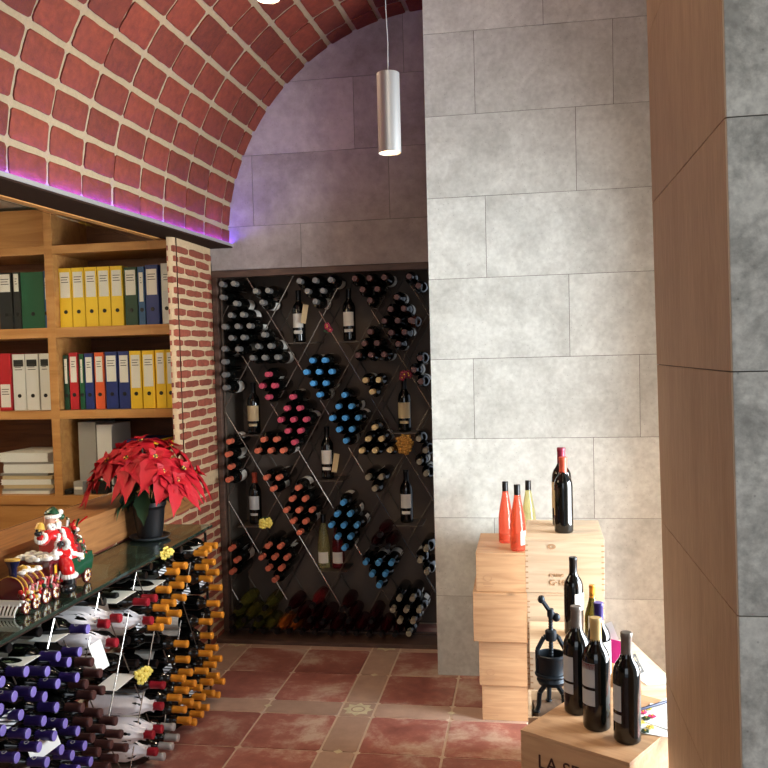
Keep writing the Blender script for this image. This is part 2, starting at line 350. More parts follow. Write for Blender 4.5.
# ---- rest of the shell
b = MB(); b.box(1.0, 1.1, 2.2, 2.3, 0, 3.6); b.box(1.0, 1.1, 3.64, 4.9, 0, 3.6); b.box(1.0, 1.1, 2.3, 3.64, 2.15, 3.6); b.box(1.0, 2.3, 1.9, 2.0, 0, 3.6); b.box(2.2, 2.3, -2.1, 2.0, 0, 3.6)
b.build('wall_right', ['plaster'], kind='structure')
b = MB(); b.box(-.474, 2.3, -2.1, 4.9, 3.56, 3.66); b.build('ceiling', ['plaster'], kind='structure')
b = MB(); b.box(-4.2, -1.4, -2.2, -2.1, 0, 3.7); b.box(-1.4, 1.8, -2.2, -2.1, 2.9, 3.7); b.box(1.8, 2.3, -2.2, -2.1, 0, 3.7); b.build('wall_behind', ['plaster'], kind='structure')
b = MB(); b.box(-4.2, -4.1, -2.1, 5.3, 0, 2.5); b.build('wall_left', ['plaster'], kind='structure')
b = MB(); b.box(-4.1, -1.87, 4.865, 4.95, 0, 2.5); b.build('wall_office', ['plaster'], kind='structure')

# ---- vault (barrel axis turned 2.9 degrees from the room)
VA = math.radians(2.9); VO = Vector((-.456, 4.864, 2.308)); VR = 1.234
VU = Vector((math.cos(VA), -math.sin(VA), 0)); VW = Vector((math.sin(VA), math.cos(VA), 0))
def vp(w_, ang, rad): a = math.radians(max(ang-.75*min(w_+.1, 0)*min(1, max(ang, 0)/3), -.1)); return VO + VW*w_ - VU*(rad*math.cos(a)) + Vector((0, 0, rad*math.sin(a)))
ang_lines = [-.4, 4.2, 10.4, 16.7, 23.2, 30.2, 37.6, 45.3, 53.2, 60.8, 68.2, 75.4, 82.6, 90.0]
w0 = -6.6; n_w = 28
b = MB()
N_A = 46
NW = 12
va = [vp(w0+(.3-w0)*j/NW, 92*i/N_A-.1, VR+.006) for j in range(NW+1) for i in range(N_A+1)]
b.add(va, [(j*(N_A+1)+i, j*(N_A+1)+i+1, (j+1)*(N_A+1)+i+1, (j+1)*(N_A+1)+i) for j in range(NW) for i in range(N_A)], 1)
vb = [vp(w_, -.1+92*i/N_A, VR+.10) for w_ in (w0, .3) for i in range(N_A+1)]
b.add(vb, [(i, N_A+1+i, N_A+2+i, i+1) for i in range(N_A)], 1)
def curved_quad(c0, c1, a0, a1):
    """rounded, slightly ragged brick between w=c0..c1 and angle a0..a1"""
    ra = .0045/VR*57.3; outl = []
    def jit(s): return random.uniform(-s, s)
    n = 4; rw = .010; raA = .010/VR*57.3
    for t in range(n+1): outl.append((c0+rw+(c1-c0-2*rw)*t/n, a0+jit(.10)))
    for t in range(n+1): outl.append((c1+jit(.002), a0+raA+(a1-a0-2*raA)*t/n))
    for t in range(n+1): outl.append((c1-rw-(c1-c0-2*rw)*t/n, a1+jit(.10)))
    for t in range(n+1): outl.append((c0+jit(.002), a1-raA-(a1-a0-2*raA)*t/n))
    cw, ca = (c0+c1)/2, (a0+a1)/2; k = len(outl)
    rad = VR+random.uniform(-.002, .002)
    top = [vp(p, q, rad) for p, q in outl]; mid = [vp(cw+(p-cw)*.90, ca+(q-ca)*.88, rad-.003) for p, q in outl]; low = [vp(p, q, VR+.008) for p, q in outl]
    vs_ = top+mid+low+[vp(cw, ca, rad-.003)]
    fs = []
    for i in range(k):
        j = (i+1) % k; fs += [(i, j, k+j, k+i), (2*k+i, 2*k+j, j, i), (k+i, k+j, 3*k)]
    b.add(vs_, fs, 0)
for ia in range(len(ang_lines)-1):
    a0, a1 = ang_lines[ia]+.62, ang_lines[ia+1]-.62
    for iw in range(n_w):
        c1 = -.16+.24-.24*iw; c0 = c1-.24
        j = random.uniform(-.004, .004)
        curved_quad(c0+.0085+j, c1-.0085+j, a0, a1)
vault = b.build('ceiling_vault', ['brick_vault', 'mortar_vault'], smooth=True, angle=30, kind='structure')
bm = bmesh.new(); bm.from_mesh(vault.data)
bmesh.ops.bisect_plane(bm, geom=bm.verts[:]+bm.edges[:]+bm.faces[:], plane_co=(0, 4.866, 0), plane_no=(0, 1, 0), clear_outer=True)
bmesh.ops.recalc_face_normals(bm, faces=bm.faces[:]); bm.to_mesh(vault.data); bm.free()

# ---- lintel soffit under the vault with aluminium profile and violet led strip
def vbox(b, u0, u1, w_0, w_1, z0, z1, mi=0):
    """box in vault frame, u measured to the right of the crown axis"""
    P = [VO*1 + VU*u + VW*w_ + Vector((0, 0, z-VO.z)) for z in (z0, z1) for w_ in (w_0, w_1) for u in (u0, u1)]
    b.add(P, [(0, 2, 3, 1), (4, 5, 7, 6), (0, 1, 5, 4), (2, 6, 7, 3), (0, 4, 6, 2), (1, 3, 7, 5)], mi)
lw = -6.6
b = MB(); vbox(b, -1.40, -1.212, lw, -.004, 2.284, 2.298); b.build('trim_1', ['dark_beam'], kind='structure')
b = MB(); vbox(b, -1.211, -1.207, lw, -.004, 2.291, 2.308); b.build('trim_2', ['alu'], kind='structure')
b = MB(); vbox(b, -1.44, -1.402, lw, -.52, 2.280, 2.325); b.build('trim_3', ['bookcase'], kind='structure')
b = MB(); vbox(b, -1.45, -1.262, lw, -.012, 2.326, 2.62); b.build('trim_4', ['plaster'], kind='structure')
b = MB(); b.box(-4.1, -1.86, -2.1, 4.86, 2.52, 2.6); b.build('ceiling_office', ['plaster'], kind='structure')
led = MB(); vbox(led, -1.230, -1.216, lw+.2, -.03, 2.2985, 2.303)
led.build('led_strip', ['led'], label='thin violet LED strip glowing along the foot of the brick vault', cat='light strip')
vlen = 4.2
for k in range(5):
    p = VO + VU*(-1.222) + VW*(-.48-.9*k)
    light('led_glow', 'AREA', (p.x, p.y, 2.306), 2.0, (.16, .05, 1), shape='RECTANGLE', size=.015, size_y=.88, aim=(p.x-.03, p.y, 4)).rotation_euler = (PI, 0, -VA)
p = VO + VU*(-1.198) + VW*(-.05)
led2 = MB(); led2.ball((p.x, p.y, 2.312), .006, 0); led2.build('led_end_light', ['led'], label='small bright violet light at the end of the LED strip', cat='light')
light('led_end_glow', 'POINT', (p.x+.02, p.y-.22, 2.42), .14, (.22, .10, 1), shadow_soft_size=.02)

# ---- brick side wall / column
def offset_path(path, t):
    return path
def brick_run(b, path, zlo, zhi, course=.055, bl=.20, h=.038, proj=.006, phase0=0.0):
    """path: list of (x, y) polyline seen from the +normal (right-hand) side; bricks follow it"""
    seg = []; s = 0
    for p, q in zip(path[:-1], path[1:]):
        L = math.hypot(q[0]-p[0], q[1]-p[1]); seg.append((s, s+L, p, q)); s += L
    tot = s
    def at(t):
        t = min(max(t, 0), tot-1e-6)
        for a, c, p, q in seg:
            if a <= t <= c:
                k = (t-a)/(c-a); d = ((q[0]-p[0])/(c-a), (q[1]-p[1])/(c-a)); return p[0]+(q[0]-p[0])*k, p[1]+(q[1]-p[1])*k, d
    z = zlo; row = 0
    while z+course <= zhi+1e-6:
        t = -(bl+.02)*(.5 if row % 2 else .0)-random.uniform(0, .02)+phase0
        while t < tot:
            L = bl+random.uniform(-.03, .03); a, c = max(t, 0), min(t+L, tot)
            if c-a > .03:
                n = max(2, int((c-a)/.035)); zc = z+course/2+random.uniform(-.002, .002); hh = h/2+random.uniform(-.003, .002)
                ring = []
                for i in range(n+1):
                    tt = a+(c-a)*i/n; X, Yy, d = at(tt); nx, ny = d[1], -d[0]
                    e = .75 if i in (0, n) else 1; pr = proj if i not in (0, n) else proj*.5
                    ju = random.uniform(-.0022, .0022); jl = random.uniform(-.0022, .0022)
                    ring.append([(X, Yy, zc-hh*e+jl), (X+nx*pr, Yy+ny*pr, zc-hh*e*.85+jl), (X+nx*pr, Yy+ny*pr, zc+hh*e*.85+ju), (X, Yy, zc+hh*e+ju)])
                vs_ = [p for r in ring for p in r]; fs = []
                for i in range(n):
                    for k in range(3): fs.append((i*4+k, (i+1)*4+k, (i+1)*4+k+1, i*4+k+1))
                fs += [(0, 1, 2, 3), (n*4+3, n*4+2, n*4+1, n*4)]
                b.add(vs_, fs, 0)
            t += L+.018
        z += course; row += 1
# column plan (rounded corner) : seen from the aisle side. traverse so that right-hand normal faces out (+x then -y)
arc = [(-1.803-.035+.035*math.cos(t), 4.345-.035*math.sin(t)) for t in [k*PI/12 for k in range(0, 7)]]
colpath = [(-1.803, 4.858)]+arc
# right-hand normal of direction (0,-1) is (-1,0): reverse so normal is outward
colpath_r = colpath[::-1]
b = MB()
inner = [(x_-.0, y_) for x_, y_ in colpath]
vs_ = [(x_, y_, z_) for z_ in (.98, 2.298) for x_, y_ in colpath]; n = len(colpath)
b.add(vs_, [(i, i+1, n+i+1, n+i) for i in range(n-1)], 1)
b.add([(-1.838, 4.31, .98), (-1.838, 4.31, 2.298), (-1.838, 4.86, 2.298), (-1.838, 4.86, .98)], [(0, 1, 2, 3)], 1)
b.add([(x_, y_, .98) for x_, y_ in colpath]+[(-1.838, 4.86, .98)], [tuple(range(n+1))], 1)
brick_run(b, colpath_r, .99, 2.29)
b.build('wall_brick_column', ['brick_wall', 'mortar_wall'], smooth=True, angle=35, kind='structure')
b = MB(); b.box(-1.95, -1.803, -2.0, 4.858, 0, .98, 1)
brick_run(b, [(-1.803, 1.2), (-1.803, 4.858)], 0, .98)
b.build('wall_brick_low', ['brick_wall', 'mortar_wall'], smooth=True, angle=35, kind='structure')
# oak ledge and board on the low wall
b = MB(); b.box(-1.802, -1.790, 0.2, 4.525, .848, .985); b.box(-2.02, -1.786, .2, 4.30, .982, 1.004)
b.build('trim_5', ['parapet'], bevel=.002, kind='structure')
# glass pane standing over the ledge
b = MB(); b.box(-2.006, -2.000, .2, 4.440, 1.006, 2.282); b.build('window_1', ['glass_pane'], kind='structure')
b = MB(); b.box(-1.801, -1.797, 4.345, 4.349, 1.006, 2.286); b.build('trim_6', ['dark_beam'], kind='structure')

# ================================================================= BOOKCASE
bc = empty('bookcase', (-2.6, 4.45, 0), label='honey beech wall bookcase in the office behind the glass', cat='bookcase')
BX0, BX1, BY0, BY1 = -3.36, -1.842, 4.45, 4.85
def bpart(name, boxes, matn, **kw):
    q = MB(); [q.box(*t) for t in boxes]
    T = Matrix.Translation((2.6, -4.45, 0)); return q.build(name, matn, bc, T=T, bevel=.0015, **kw)
SZ = [(.853, .906), (1.334, 1.381), (1.785, 1.840), (2.244, 2.290)]
for z0, z1 in SZ: bpart('shelf', [(BX0, BX1, BY0, BY1, z0, z1)], 'bookcase')
bpart('divider', [(-2.611, -2.561, BY0-.001, BY1, .906, 2.50)], 'bookcase')
bpart('divider', [(-3.36, -3.31, BY0-.001, BY1, .906, 2.50)], 'bookcase')
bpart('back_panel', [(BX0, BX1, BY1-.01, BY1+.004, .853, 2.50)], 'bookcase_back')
bpart('upper_door', [(-3.30, -2.618, BY0+.05, BY0+.07, 2.292, 2.50)], 'bookcase')
bpart('base_cabinet', [(BX0, BX1, BY0+.012, BY1, .02, .850)], 'bookcase')
for zz in (2.29, 1.84, 1.381, .906):
    pass

# ---- binders
def binder(name, xl, w_, zb, colr, h=.318, lab=True, labz=(.50, .88), hole=True, label='', group=None, top_label=None, labm='label_white'):
    e = empty(name, (xl+w_/2, 4.50, zb), label=label, cat='binder', group=group)
    q = MB(); q.box(-w_/2+.0012, w_/2-.0012, 0, .28, 0, h); q.build('cover', 'bd_'+colr, e, bevel=.002)
    if lab:
        q = MB(); q.box(-w_/2+.009, w_/2-.009, -.0012, .001, h*labz[0], h*labz[1])
        q.build('spine_label', labm, e)
        q = MB(); zt = h*labz[1]
        for k in range(3): q.box(-w_/2+.016, w_/2-.016-.006*(k % 2), -.002, -.0012, zt-.03-.014*k, zt-.026-.014*k)
        q.build('label_print', 'text_dark', e)
    if hole:
        q = MB(); T = Matrix.Translation((0, 0, h*.26)) @ Matrix.Rotation(PI/2, 4, 'X'); q.lathe([(.011, -.001), (.011, .0025), (.0085, .004)], 14, 0, T); q.build('finger_ring', 'hole', e)
    return e
Yb = 4.50
def bx(px, py): return hit(px, py, 1, Yb).x
def row_binders(lst, py, zb, place):
    # lst: (px_left, px_right, colour, kwargs, words)
    for i, (a, c, colr, kw, words) in enumerate(lst):
        xa, xc = bx(a, py), bx(c, py)
        binder('binder', xa, xc-xa, zb, colr, label=words+' '+place, **kw)
row_binders([
    (-1, 12, 'black', dict(labz=(.66, .97)), 'wider black binder with white label'),
    (13, 20.5, 'black', dict(labz=(.66, .97)), 'narrow black binder beside the green one'),
    (21, 44, 'green', dict(lab=False, h=.315), 'wide dark green unlabelled binder'),
    (44, 48, 'ltblue', dict(), 'sliver of blue binder against the divider')], 300, 1.841, 'on the upper left shelf')
Yl = ['leftmost', 'second', 'third', 'fourth', 'fifth']
row_binders([(59.2+12.9*i, 71.7+12.9*i, 'yellow', dict(labz=(.50, .93), h=.328), Yl[i]+' of five yellow binders') for i in range(5)] +
    [(124.5, 137.5, 'dkgreen', dict(labz=(.52, .95)), 'dark green binder right of the yellow row'),
     (138, 145, 'ltblue', dict(labz=(.4, .9)), 'narrow light blue binder beside green binder'),
     (145.5, 159, 'blue', dict(labz=(.50, .93), h=.325), 'navy blue binder with tall white label'),
     (161.5, 171.5, 'white', dict(labz=(.55, .9), h=.33), 'white binder half hidden by the brick column')], 300, 1.841, 'on the upper shelf')
row_binders([(-1, 11.5, 'red', dict(labz=(.06, .46), hole=False, h=.325), 'red binder with its label low down'),
    (13, 25.5, 'white', dict(labz=(.78, .90), labm='bd_black'), 'first of three white binders beside the red one'),
    (26, 39, 'white', dict(labz=(.78, .90), labm='bd_black'), 'middle of three white binders'),
    (40, 50.5, 'white', dict(labz=(.78, .90), labm='bd_black'), 'white binder next to the divider')], 385, 1.382, 'on the middle left shelf')
row_binders([(63.6, 69.2, 'dkgreen', dict(labz=(.48, .93), h=.305), 'narrow green binder against the divider'),
    (69.5, 78.5, 'red', dict(labz=(.48, .93), h=.318), 'red binder left of the blue ones'),
    (79.5, 84.5, 'green', dict(labz=(.48, .9), h=.31), 'narrow green binder next to red binder'),
    (84.8, 94, 'blue', dict(labz=(.48, .93), h=.312), 'slim blue binder left of the orange one'),
    (94.8, 104.5, 'orange', dict(labz=(.48, .93), h=.315), 'orange binder between blue binders'),
    (105.5, 118, 'blue', dict(labz=(.48, .93), h=.318), 'blue binder right of the orange one'),
    (118.6, 130, 'blue', dict(labz=(.46, .93), h=.318), 'blue binder touching the yellow ones'),
    (130, 142, 'yellow', dict(labz=(.36, .93), h=.318), 'leftmost of four yellow binders'),
    (142.6, 155, 'yellow', dict(labz=(.38, .93), h=.318), 'second of four yellow binders'),
    (156, 166, 'yellow', dict(labz=(.42, .95), h=.32), 'third of four yellow binders'),
    (166.3, 175, 'yellow', dict(labz=(.42, .95), h=.32), 'yellow binder cut off by the brick column')], 385, 1.382, 'on the middle shelf')
# lowest row, mostly hidden by the plant
zs = .907
for (a, c, colr, h, wd) in [(124, 139, 'blue', .30, 'blue binder behind the red flowers, bottom shelf'), (139.5, 151, 'blue', .30, 'second blue binder behind the flowers, bottom shelf'),
                            (152.5, 159.5, 'yellow', .295, 'yellow binder above the flowers, bottom shelf'), (160, 168, 'red', .293, 'red binder above the flowers, bottom shelf'), (168.6, 174, 'yellow', .295, 'yellow binder by the column, bottom shelf')]:
    xa, xc = bx(a, 430), bx(c, 430); binder('binder', xa, xc-xa, zs, colr, h=h, labz=(.6, .93), label=wd)
# white magazine files
for i, (a, c, hh) in enumerate([(74, 92, .40), (92.5, 108, .385)]):
    xa, xc = bx(a, 450), bx(c, 450)
    e = empty('magazine_file', ((xa+xc)/2, 4.55, zs), label=['left, greyer of two pale folders standing behind the plant', 'right, whiter of two pale folders standing behind the plant'][i], cat='folder')
    q = MB(); q.box((xa-xc)/2+.001, (xc-xa)/2-.001, 0, .24, 0, hh); q.build('cover', ['bd_grey', 'bd_white'][i], e, bevel=.002)
    q = MB(); q.box((xa-xc)/2+.02, (xc-xa)/2-.02, -.001, .001, hh*.4, hh*.42); q.build('spine_band', 'bd_grey', e)
q = MB(); c = hit(78.5, 494, 1, 4.47); q.box(-.028, .028, 0, .05, 0, .075); e = empty('grey_box', (c.x, 4.47, zs), label='small grey carton on the bottom shelf beside the divider', cat='box')
q.build('carton', 'bd_grey', e, bevel=.002); q = MB(); q.box(-.024, .024, -.001, .0005, .03, .045); q.build('carton_label', 'label_white', e)
q = MB(); q.box(-.05, .05, 0, .1, 0, .07); q.build('document_tray', 'hole', T=Matrix.Translation((c.x+.11, 4.5, zs)), bevel=.003, label='dark desk box behind the grey carton, bottom shelf', cat='box')
q = MB(); q.lathe([(.02, 0), (.034, .005), (.036, .022), (.03, .03)], 18, 0); q.build('tape_dispenser', 'hole', T=Matrix.Translation((c.x-.075, 4.5, zs)), smooth=True, label='small round black dish at the left of the grey carton', cat='dish')
# stack of papers on the bottom left shelf
z = zs; rr = random.Random(3)
names = ['paper', 'bd_grey', 'label_cream', 'paper', 'label_cream', 'bd_grey', 'paper', 'bd_grey', 'paper']
hs = [.018, .012, .02, .03, .02, .014, .05, .012, .052]
pos = ['lowest', 'second', 'third', 'fourth', 'fifth', 'sixth', 'seventh', 'eighth', 'topmost']
for i, (mn, hh) in enumerate(zip(names, hs)):
    q = MB(); nl = max(2, int(hh/.004))
    for k in range(nl):
        o = rr.uniform(-.004, .004); q.box(-.15+o, .15+o, -.2, .12, k*hh/nl, (k+.85)*hh/nl)
    T = Matrix.Translation((-2.81+rr.uniform(-.012, .008), 4.70, z)) @ Matrix.Rotation(rr.uniform(-.05, .05), 4, 'Z')
    q.build('paper_pile', mn, T=T, label=pos[i]+' bundle in the paper pile on the bottom left shelf', cat='papers', group='papers piled on the bottom left shelf'); z += hh+.0008

# ================================================================= BOTTLES
BORD = [(.0, .012), (.022, .006), (.033, 0), (.0362, .004), (.037, .01), (.037, .185), (.0352, .200), (.0300, .214), (.0215, .226), (.0160, .238), (.0148, .250), (.0142, .285), (.0158, .288), (.0158, .297), (.013, .299)]
CAPB = [(.0160, .236), (.0153, .250), (.0150, .284), (.0163, .288), (.0163, .2985), (.0150, .3005)]
SLIM = [(.0, .012), (.022, .006), (.033, 0), (.0360, .004), (.0365, .01), (.0365, .120), (.0345, .145), (.0290, .180), (.0225, .215), (.0170, .245), (.0140, .270), (.0140, .305), (.012, .31)]
CAPS_ = [(.0152, .262), (.0152, .309), (.0140, .311)]
BURG = [(.0, .012), (.022, .006), (.034, 0), (.0385, .004), (.039, .01), (.039, .125), (.0375, .145), (.0330, .170), (.0260, .195), (.0195, .220), (.0155, .240), (.0146, .285), (.0162, .288), (.0162, .297), (.013, .299)]
def arcpatch(r, z0, z1, a0, a1, n=10, mi=0, q=None):
    q = q or MB()
    vs_ = []
    for i in range(n+1):
        a = a0+(a1-a0)*i/n
        for z_ in (z0, z1): vs_.append((r*math.cos(a), r*math.sin(a), z_))
    q.add(vs_, [(2*i, 2*i+2, 2*i+3, 2*i+1) for i in range(n)], mi); return q
MESH = {}
def bottle_proto(key, shape, glass, cap, label=None, capd=False):
    """returns a function making a bottle; meshes shared"""
    prof, cp = dict(b=(BORD, CAPB), s=(SLIM, CAPS_), g=(BURG, CAPB))[shape]
    parts = []
    q = MB(); q.lathe(prof, 20, 0); parts.append(('glass_body', q, glass, True))
    q = MB(); q.lathe(cp, 16, 0)
    if cap == 'purple':
        # pale ring badge and lilac top
        q2 = MB(); q2.lathe([(.0158, .3006), (.0135, .3016)], 16, 0)
        parts.append(('capsule', q, 'cap_purple', True)); parts.append(('capsule_top', q2, 'cap_top_purple', False))
        q3 = MB()
        for k in range(14):
            a, c = 2*PI*k/14, 2*PI*(k+1)/14; R0, R1 = .0052, .0078
            f = lambda rr_, t: (.0164*math.cos(rr_*math.cos(t)/.0164), .0164*math.sin(rr_*math.cos(t)/.0164), .262+rr_*math.sin(t))
            q3.add([f(R0, a), f(R0, c), f(R1, c), f(R1, a)], [(0, 1, 2, 3)])
        parts.append(('ring_emblem', q3, 'label_grey', False))
    else: parts.append(('capsule', q, 'cap_'+cap, True))
    if label:
        r = prof[5][0]+.0006
        for (z0, z1, a0, a1, mn, nm) in label: parts.append((nm, arcpatch(r, z0, z1, a0, a1), mn, True))
    ms = []
    for nm, q, mn, sm in parts:
        o = q.build(nm, mn, smooth=sm, angle=50); ms.append((nm, o.data)); bpy.data.objects.remove(o)
    MESH[key] = ms
def bottle(key, T, label, group=None, name='wine_bottle'):
    ms = MESH[key]
    e = bpy.data.objects.new(name, None); COL.objects.link(e); e.matrix_world = T; e.empty_display_size = .03
    tag(e, label, 'bottle', group)
    for nm, me in ms:
        o = bpy.data.objects.new(nm, me); COL.objects.link(o); o.parent = e
    return e
LB = [(.060, .150, 0, 2.4, 'label_white', 'front_label')]
for c in CAPS:
    bottle_proto('lie_'+c, 'b', 'glass_dark', c, LB)
bottle_proto('w_green', 's', 'green_wine', 'black'); bottle_proto('w_amber', 's', 'amber_wine', 'black'); bottle_proto('w_red', 's', 'red_wine', 'black'); bottle_proto('w_rose', 's', 'rose_dark', 'black')
bottle_proto('brown_gl', 'b', 'glass_brown', 'mauve')
def T_lay_y(x_, ytip, z_, roll): # neck towards -Y
    return Matrix.Translation((x_, ytip+.301, z_)) @ Matrix.Rotation(PI/2, 4, 'X') @ Matrix.Rotation(roll, 4, 'Z')
def T_lay_x(xtip, y_, z_, roll): # neck towards +X
    return Matrix.Translation((xtip-.301, y_, z_)) @ Matrix.Rotation(PI/2, 4, 'Y') @ Matrix.Rotation(roll, 4, 'Z')
def T_up(x_, y_, z_, rz=0, s=1): return Matrix.Translation((x_, y_, z_)) @ Matrix.Rotation(rz, 4, 'Z') @ Matrix.Scale(s, 4)

# ---------------------------------------------------------------- wall rack
rk = empty('wine_rack', (-1.137, 4.86, 0), label='tall brown-framed wine rack with diamond steel lattice in the back wall niche', cat='wine rack')
RT0 = Matrix.Translation((1.137, -4.86, 0))
def rpart(name, q, mn, **kw): return q.build(name, mn, rk, T=RT0, **kw)
q = MB(); q.box(-1.80, -.476, 4.85, 4.90, 2.115, 2.153); rpart('top_rail', q, 'rackframe', bevel=.003)
q = MB(); q.box(-1.765, -.512, 4.90, 4.93, 0.0, .032); rpart('bottom_rail', q, 'rackframe', bevel=.003)
q = MB(); q.box(-1.800, -.476, 4.72, 4.895, 0.0, .024); q.build('trim_7', 'rackframe', bevel=.003, kind='structure')
for xa in (-1.798, -.51):
    q = MB(); q.box(xa, xa+.032, 4.85, 4.90, .033, 2.114); rpart('side_post', q, 'rackframe', bevel=.003)
q = MB(); q.box(-1.760, -1.748, 4.88, 5.19, .034, 2.112); rpart('side_panel', q, 'shelf_plate')
# lattice nodes: (-.846+.152m, 1.346+.263n), m+n even
RX0, RX1, RZ0, RZ1 = -1.748, -.512, .035, 2.11
def clip_line(x1, z1, sl):
    # z = z1 + sl*(x-x1) clipped to rack rectangle
    pts = []
    for X in (RX0, RX1):
        Z = z1+sl*(X-x1)
        if RZ0 <= Z <= RZ1: pts.append((X, Z))
    for Z in (RZ0, RZ1):
        X = x1+(Z-z1)/sl
        if RX0 < X < RX1: pts.append((X, Z))
    return pts[:2] if len(pts) >= 2 else None
sl = .263/.152
# little horizontal shelves with upright bottles
shelves = [(-1.28, 1.728), (-1.010, 1.728), (-1.62, 1.192), (-.69, 1.196), (-1.145, .922), (-1.62, .650), (-.69, .662), (-1.14, .388)]
for sx_, sz_ in shelves:
    q = MB(); q.box(sx_-.085, sx_+.085, 4.885, 5.10, sz_-.006, sz_-.001); rpart('shelf', q, 'shelf_plate')
YT = 4.765; DX, DZ = .0745, .0648
ORD = ['first', 'second', 'third', 'fourth', 'fifth', 'sixth', 'seventh', 'eighth', 'ninth', 'tenth', 'eleventh', 'twelfth']
allb = []
def group_hex(px, py, rows, cap, place, key=None):
    """px,py: pixel of first capsule of first row. rows: (halfsteps of first, count)"""
    p = hit(px, py, 1, YT); h0 = rows[0][0]
    for i, (h, n_) in enumerate(rows):
        for j in range(n_):
            X = p.x+(h-h0)*DX/2+j*DX; Z = p.z-i*DZ
            c = cap[i] if isinstance(cap, list) else cap
            rw = 'top row' if i == 0 else ('bottom row' if i == len(rows)-1 else ORD[i]+' row')
            lb = f"{c.replace('_', ' ')}-capped bottle, {'only one' if n_ == 1 else ORD[j]+' from left'} in {rw} of {place}"
            allb.append((X, Z, key or 'lie_'+c, lb, place))
R5 = [(2, 1), (1, 2), (0, 3), (1, 2), (2, 1)]
group_hex(235.8, 303.4, R5, 'silver', 'the upper left rack cell')
group_hex(263.6, 334.7, [(2, 1), (1, 2), (0, 3)], 'silver', 'the rack cell above the pink caps')
group_hex(267.0, 374.5, [(1, 1), (0, 2), (1, 1)], 'pink', 'the small pink cell')
group_hex(222, 351.4, [(1, 1), (0, 1), (1, 1), (0, 1)], 'silver', 'the rack\'s left edge column')
group_hex(220.6, 280.5, [(0, 2), (0, 1)], 'silver', 'the top left corner of rack')
group_hex(255, 291, [(0, 2), (1, 1)], 'silver', 'the small top silver cell')
group_hex(301.4, 275, [(0, 3), (1, 2), (2, 1)], 'silver', 'the top middle rack cell')
group_hex(356, 275, [(0, 3), (1, 2), (2, 1)], 'mauve', 'the top right-centre cell')
group_hex(410, 272.5, [(0, 1), (1, 1)], 'mauve', 'the top right corner cell')
group_hex(396.6, 297, [(2, 1), (1, 2), (0, 3), (1, 2), (2, 1)], 'mauve', 'the upper right rack cell')
group_hex(370, 331.6, [(2, 1), (1, 2), (0, 3)], 'mauve', 'the right-centre rack cell')
group_hex(420, 358, [(1, 1), (0, 1), (1, 1)], 'mauve', 'the right edge under amber bottle')
group_hex(311.6, 360.5, [(1, 2), (0, 3), (1, 2), (2, 1)], 'blue', 'the topmost blue cell')
group_hex(344, 395, R5, 'blue', 'the second blue cell')
group_hex(342.7, 503, R5, 'blue', 'the third blue cell')
group_hex(365, 563, [(0, 3), (1, 2), (2, 1)], 'blue', 'the lowest blue cell')
group_hex(292, 397, R5, 'pink', 'the large pink cell')
group_hex(297.5, 488, R5, 'copper', 'the central copper cell')
group_hex(263, 439.7, [(1, 2), (0, 3)], 'copper', 'the copper shelf left of pinks')
group_hex(265.5, 478, [(0, 2), (1, 1)], 'copper', 'the small copper cell')
group_hex(267, 546.6, [(1, 2), (0, 3), (1, 2), (2, 1)], 'copper', 'the lower copper cell')
group_hex(228.2, 444.2, [(1, 1), (0, 1), (1, 1), (0, 1)], 'copper', 'the copper column at left edge')
group_hex(228.7, 549.7, [(0, 1), (1, 1), (0, 1)], 'copper', 'the lower copper trio at left edge')
group_hex(365, 380.3, [(0, 2), (1, 1)], 'cream', 'the upper cream cell')
group_hex(374, 427.6, [(2, 1), (1, 2), (0, 2)], 'cream', 'the lower cream cell')
group_hex(389.5, 450.3, [(0, 1)], 'cream', 'the corner beside the corks')
group_hex(367.7, 477.5, [(0, 2), (1, 1)], 'pale', 'the pale-capped trio below corks')
group_hex(418.4, 439, [(0, 1), (1, 1), (0, 1), (1, 1)], 'pale', 'the right edge column beside corks')
group_hex(426, 549.5, [(1, 1), (0, 1), (1, 1)], 'pale', 'the right edge near blues')
group_hex(399, 599, [(1, 2), (0, 3), (1, 2), (2, 1)], 'pale', 'the bottom right heap')
# bottom row: clear bottles with black caps
for px, py, k, wd in [(237.3, 609, 'w_green', 'white wine bottle'), (264.4, 609, 'w_green', 'white wine bottle'), (245, 621.2, 'w_green', 'white wine bottle'), (259.5, 621.2, 'w_green', 'white wine bottle'),
                      (230.3, 628, 'w_green', 'white wine bottle'), (252, 633.6, 'w_green', 'white wine bottle'), (232.3, 641, 'w_green', 'white wine bottle'), (262.3, 641.5, 'w_green', 'white wine bottle'),
                      (278.6, 643.6, 'w_amber', 'orange wine bottle'), (292, 642, 'w_amber', 'orange wine bottle'), (288, 610.5, 'w_red', 'ruby wine bottle'), (295, 623, 'w_red', 'ruby wine bottle'),
                      (303.5, 636, 'w_red', 'ruby wine bottle'), (316.5, 643.8, 'w_red', 'ruby wine bottle'), (311, 623.75, 'w_red', 'ruby wine bottle'), (330.3, 644.5, 'w_red', 'ruby wine bottle'), (345, 644.3, 'w_red', 'ruby wine bottle'),
                      (363.7, 644.3, 'w_red', 'ruby wine bottle'), (381, 644.3, 'w_red', 'ruby wine bottle'), (394.2, 644, 'w_red', 'ruby wine bottle'), (342.7, 609.7, 'w_red', 'ruby wine bottle'), (348, 622.3, 'w_red', 'ruby wine bottle'),
                      (356, 633.5, 'w_red', 'ruby wine bottle'), (371, 622, 'w_red', 'ruby wine bottle'), (325, 632, 'w_red', 'ruby wine bottle'), (312, 606, 'w_rose', 'deep rose wine bottle'), (373, 546, 'w_red', 'ruby wine bottle'), (388, 546, 'w_red', 'ruby wine bottle'), (380.5, 534.5, 'w_red', 'ruby wine bottle')]:
    p = hit(px, py, 1, YT if py < 600 else YT-.02); allb.append((p.x, p.z, k, None, (wd, py)))
# amber bottle
p = hit(414, 321, 1, YT+.03)
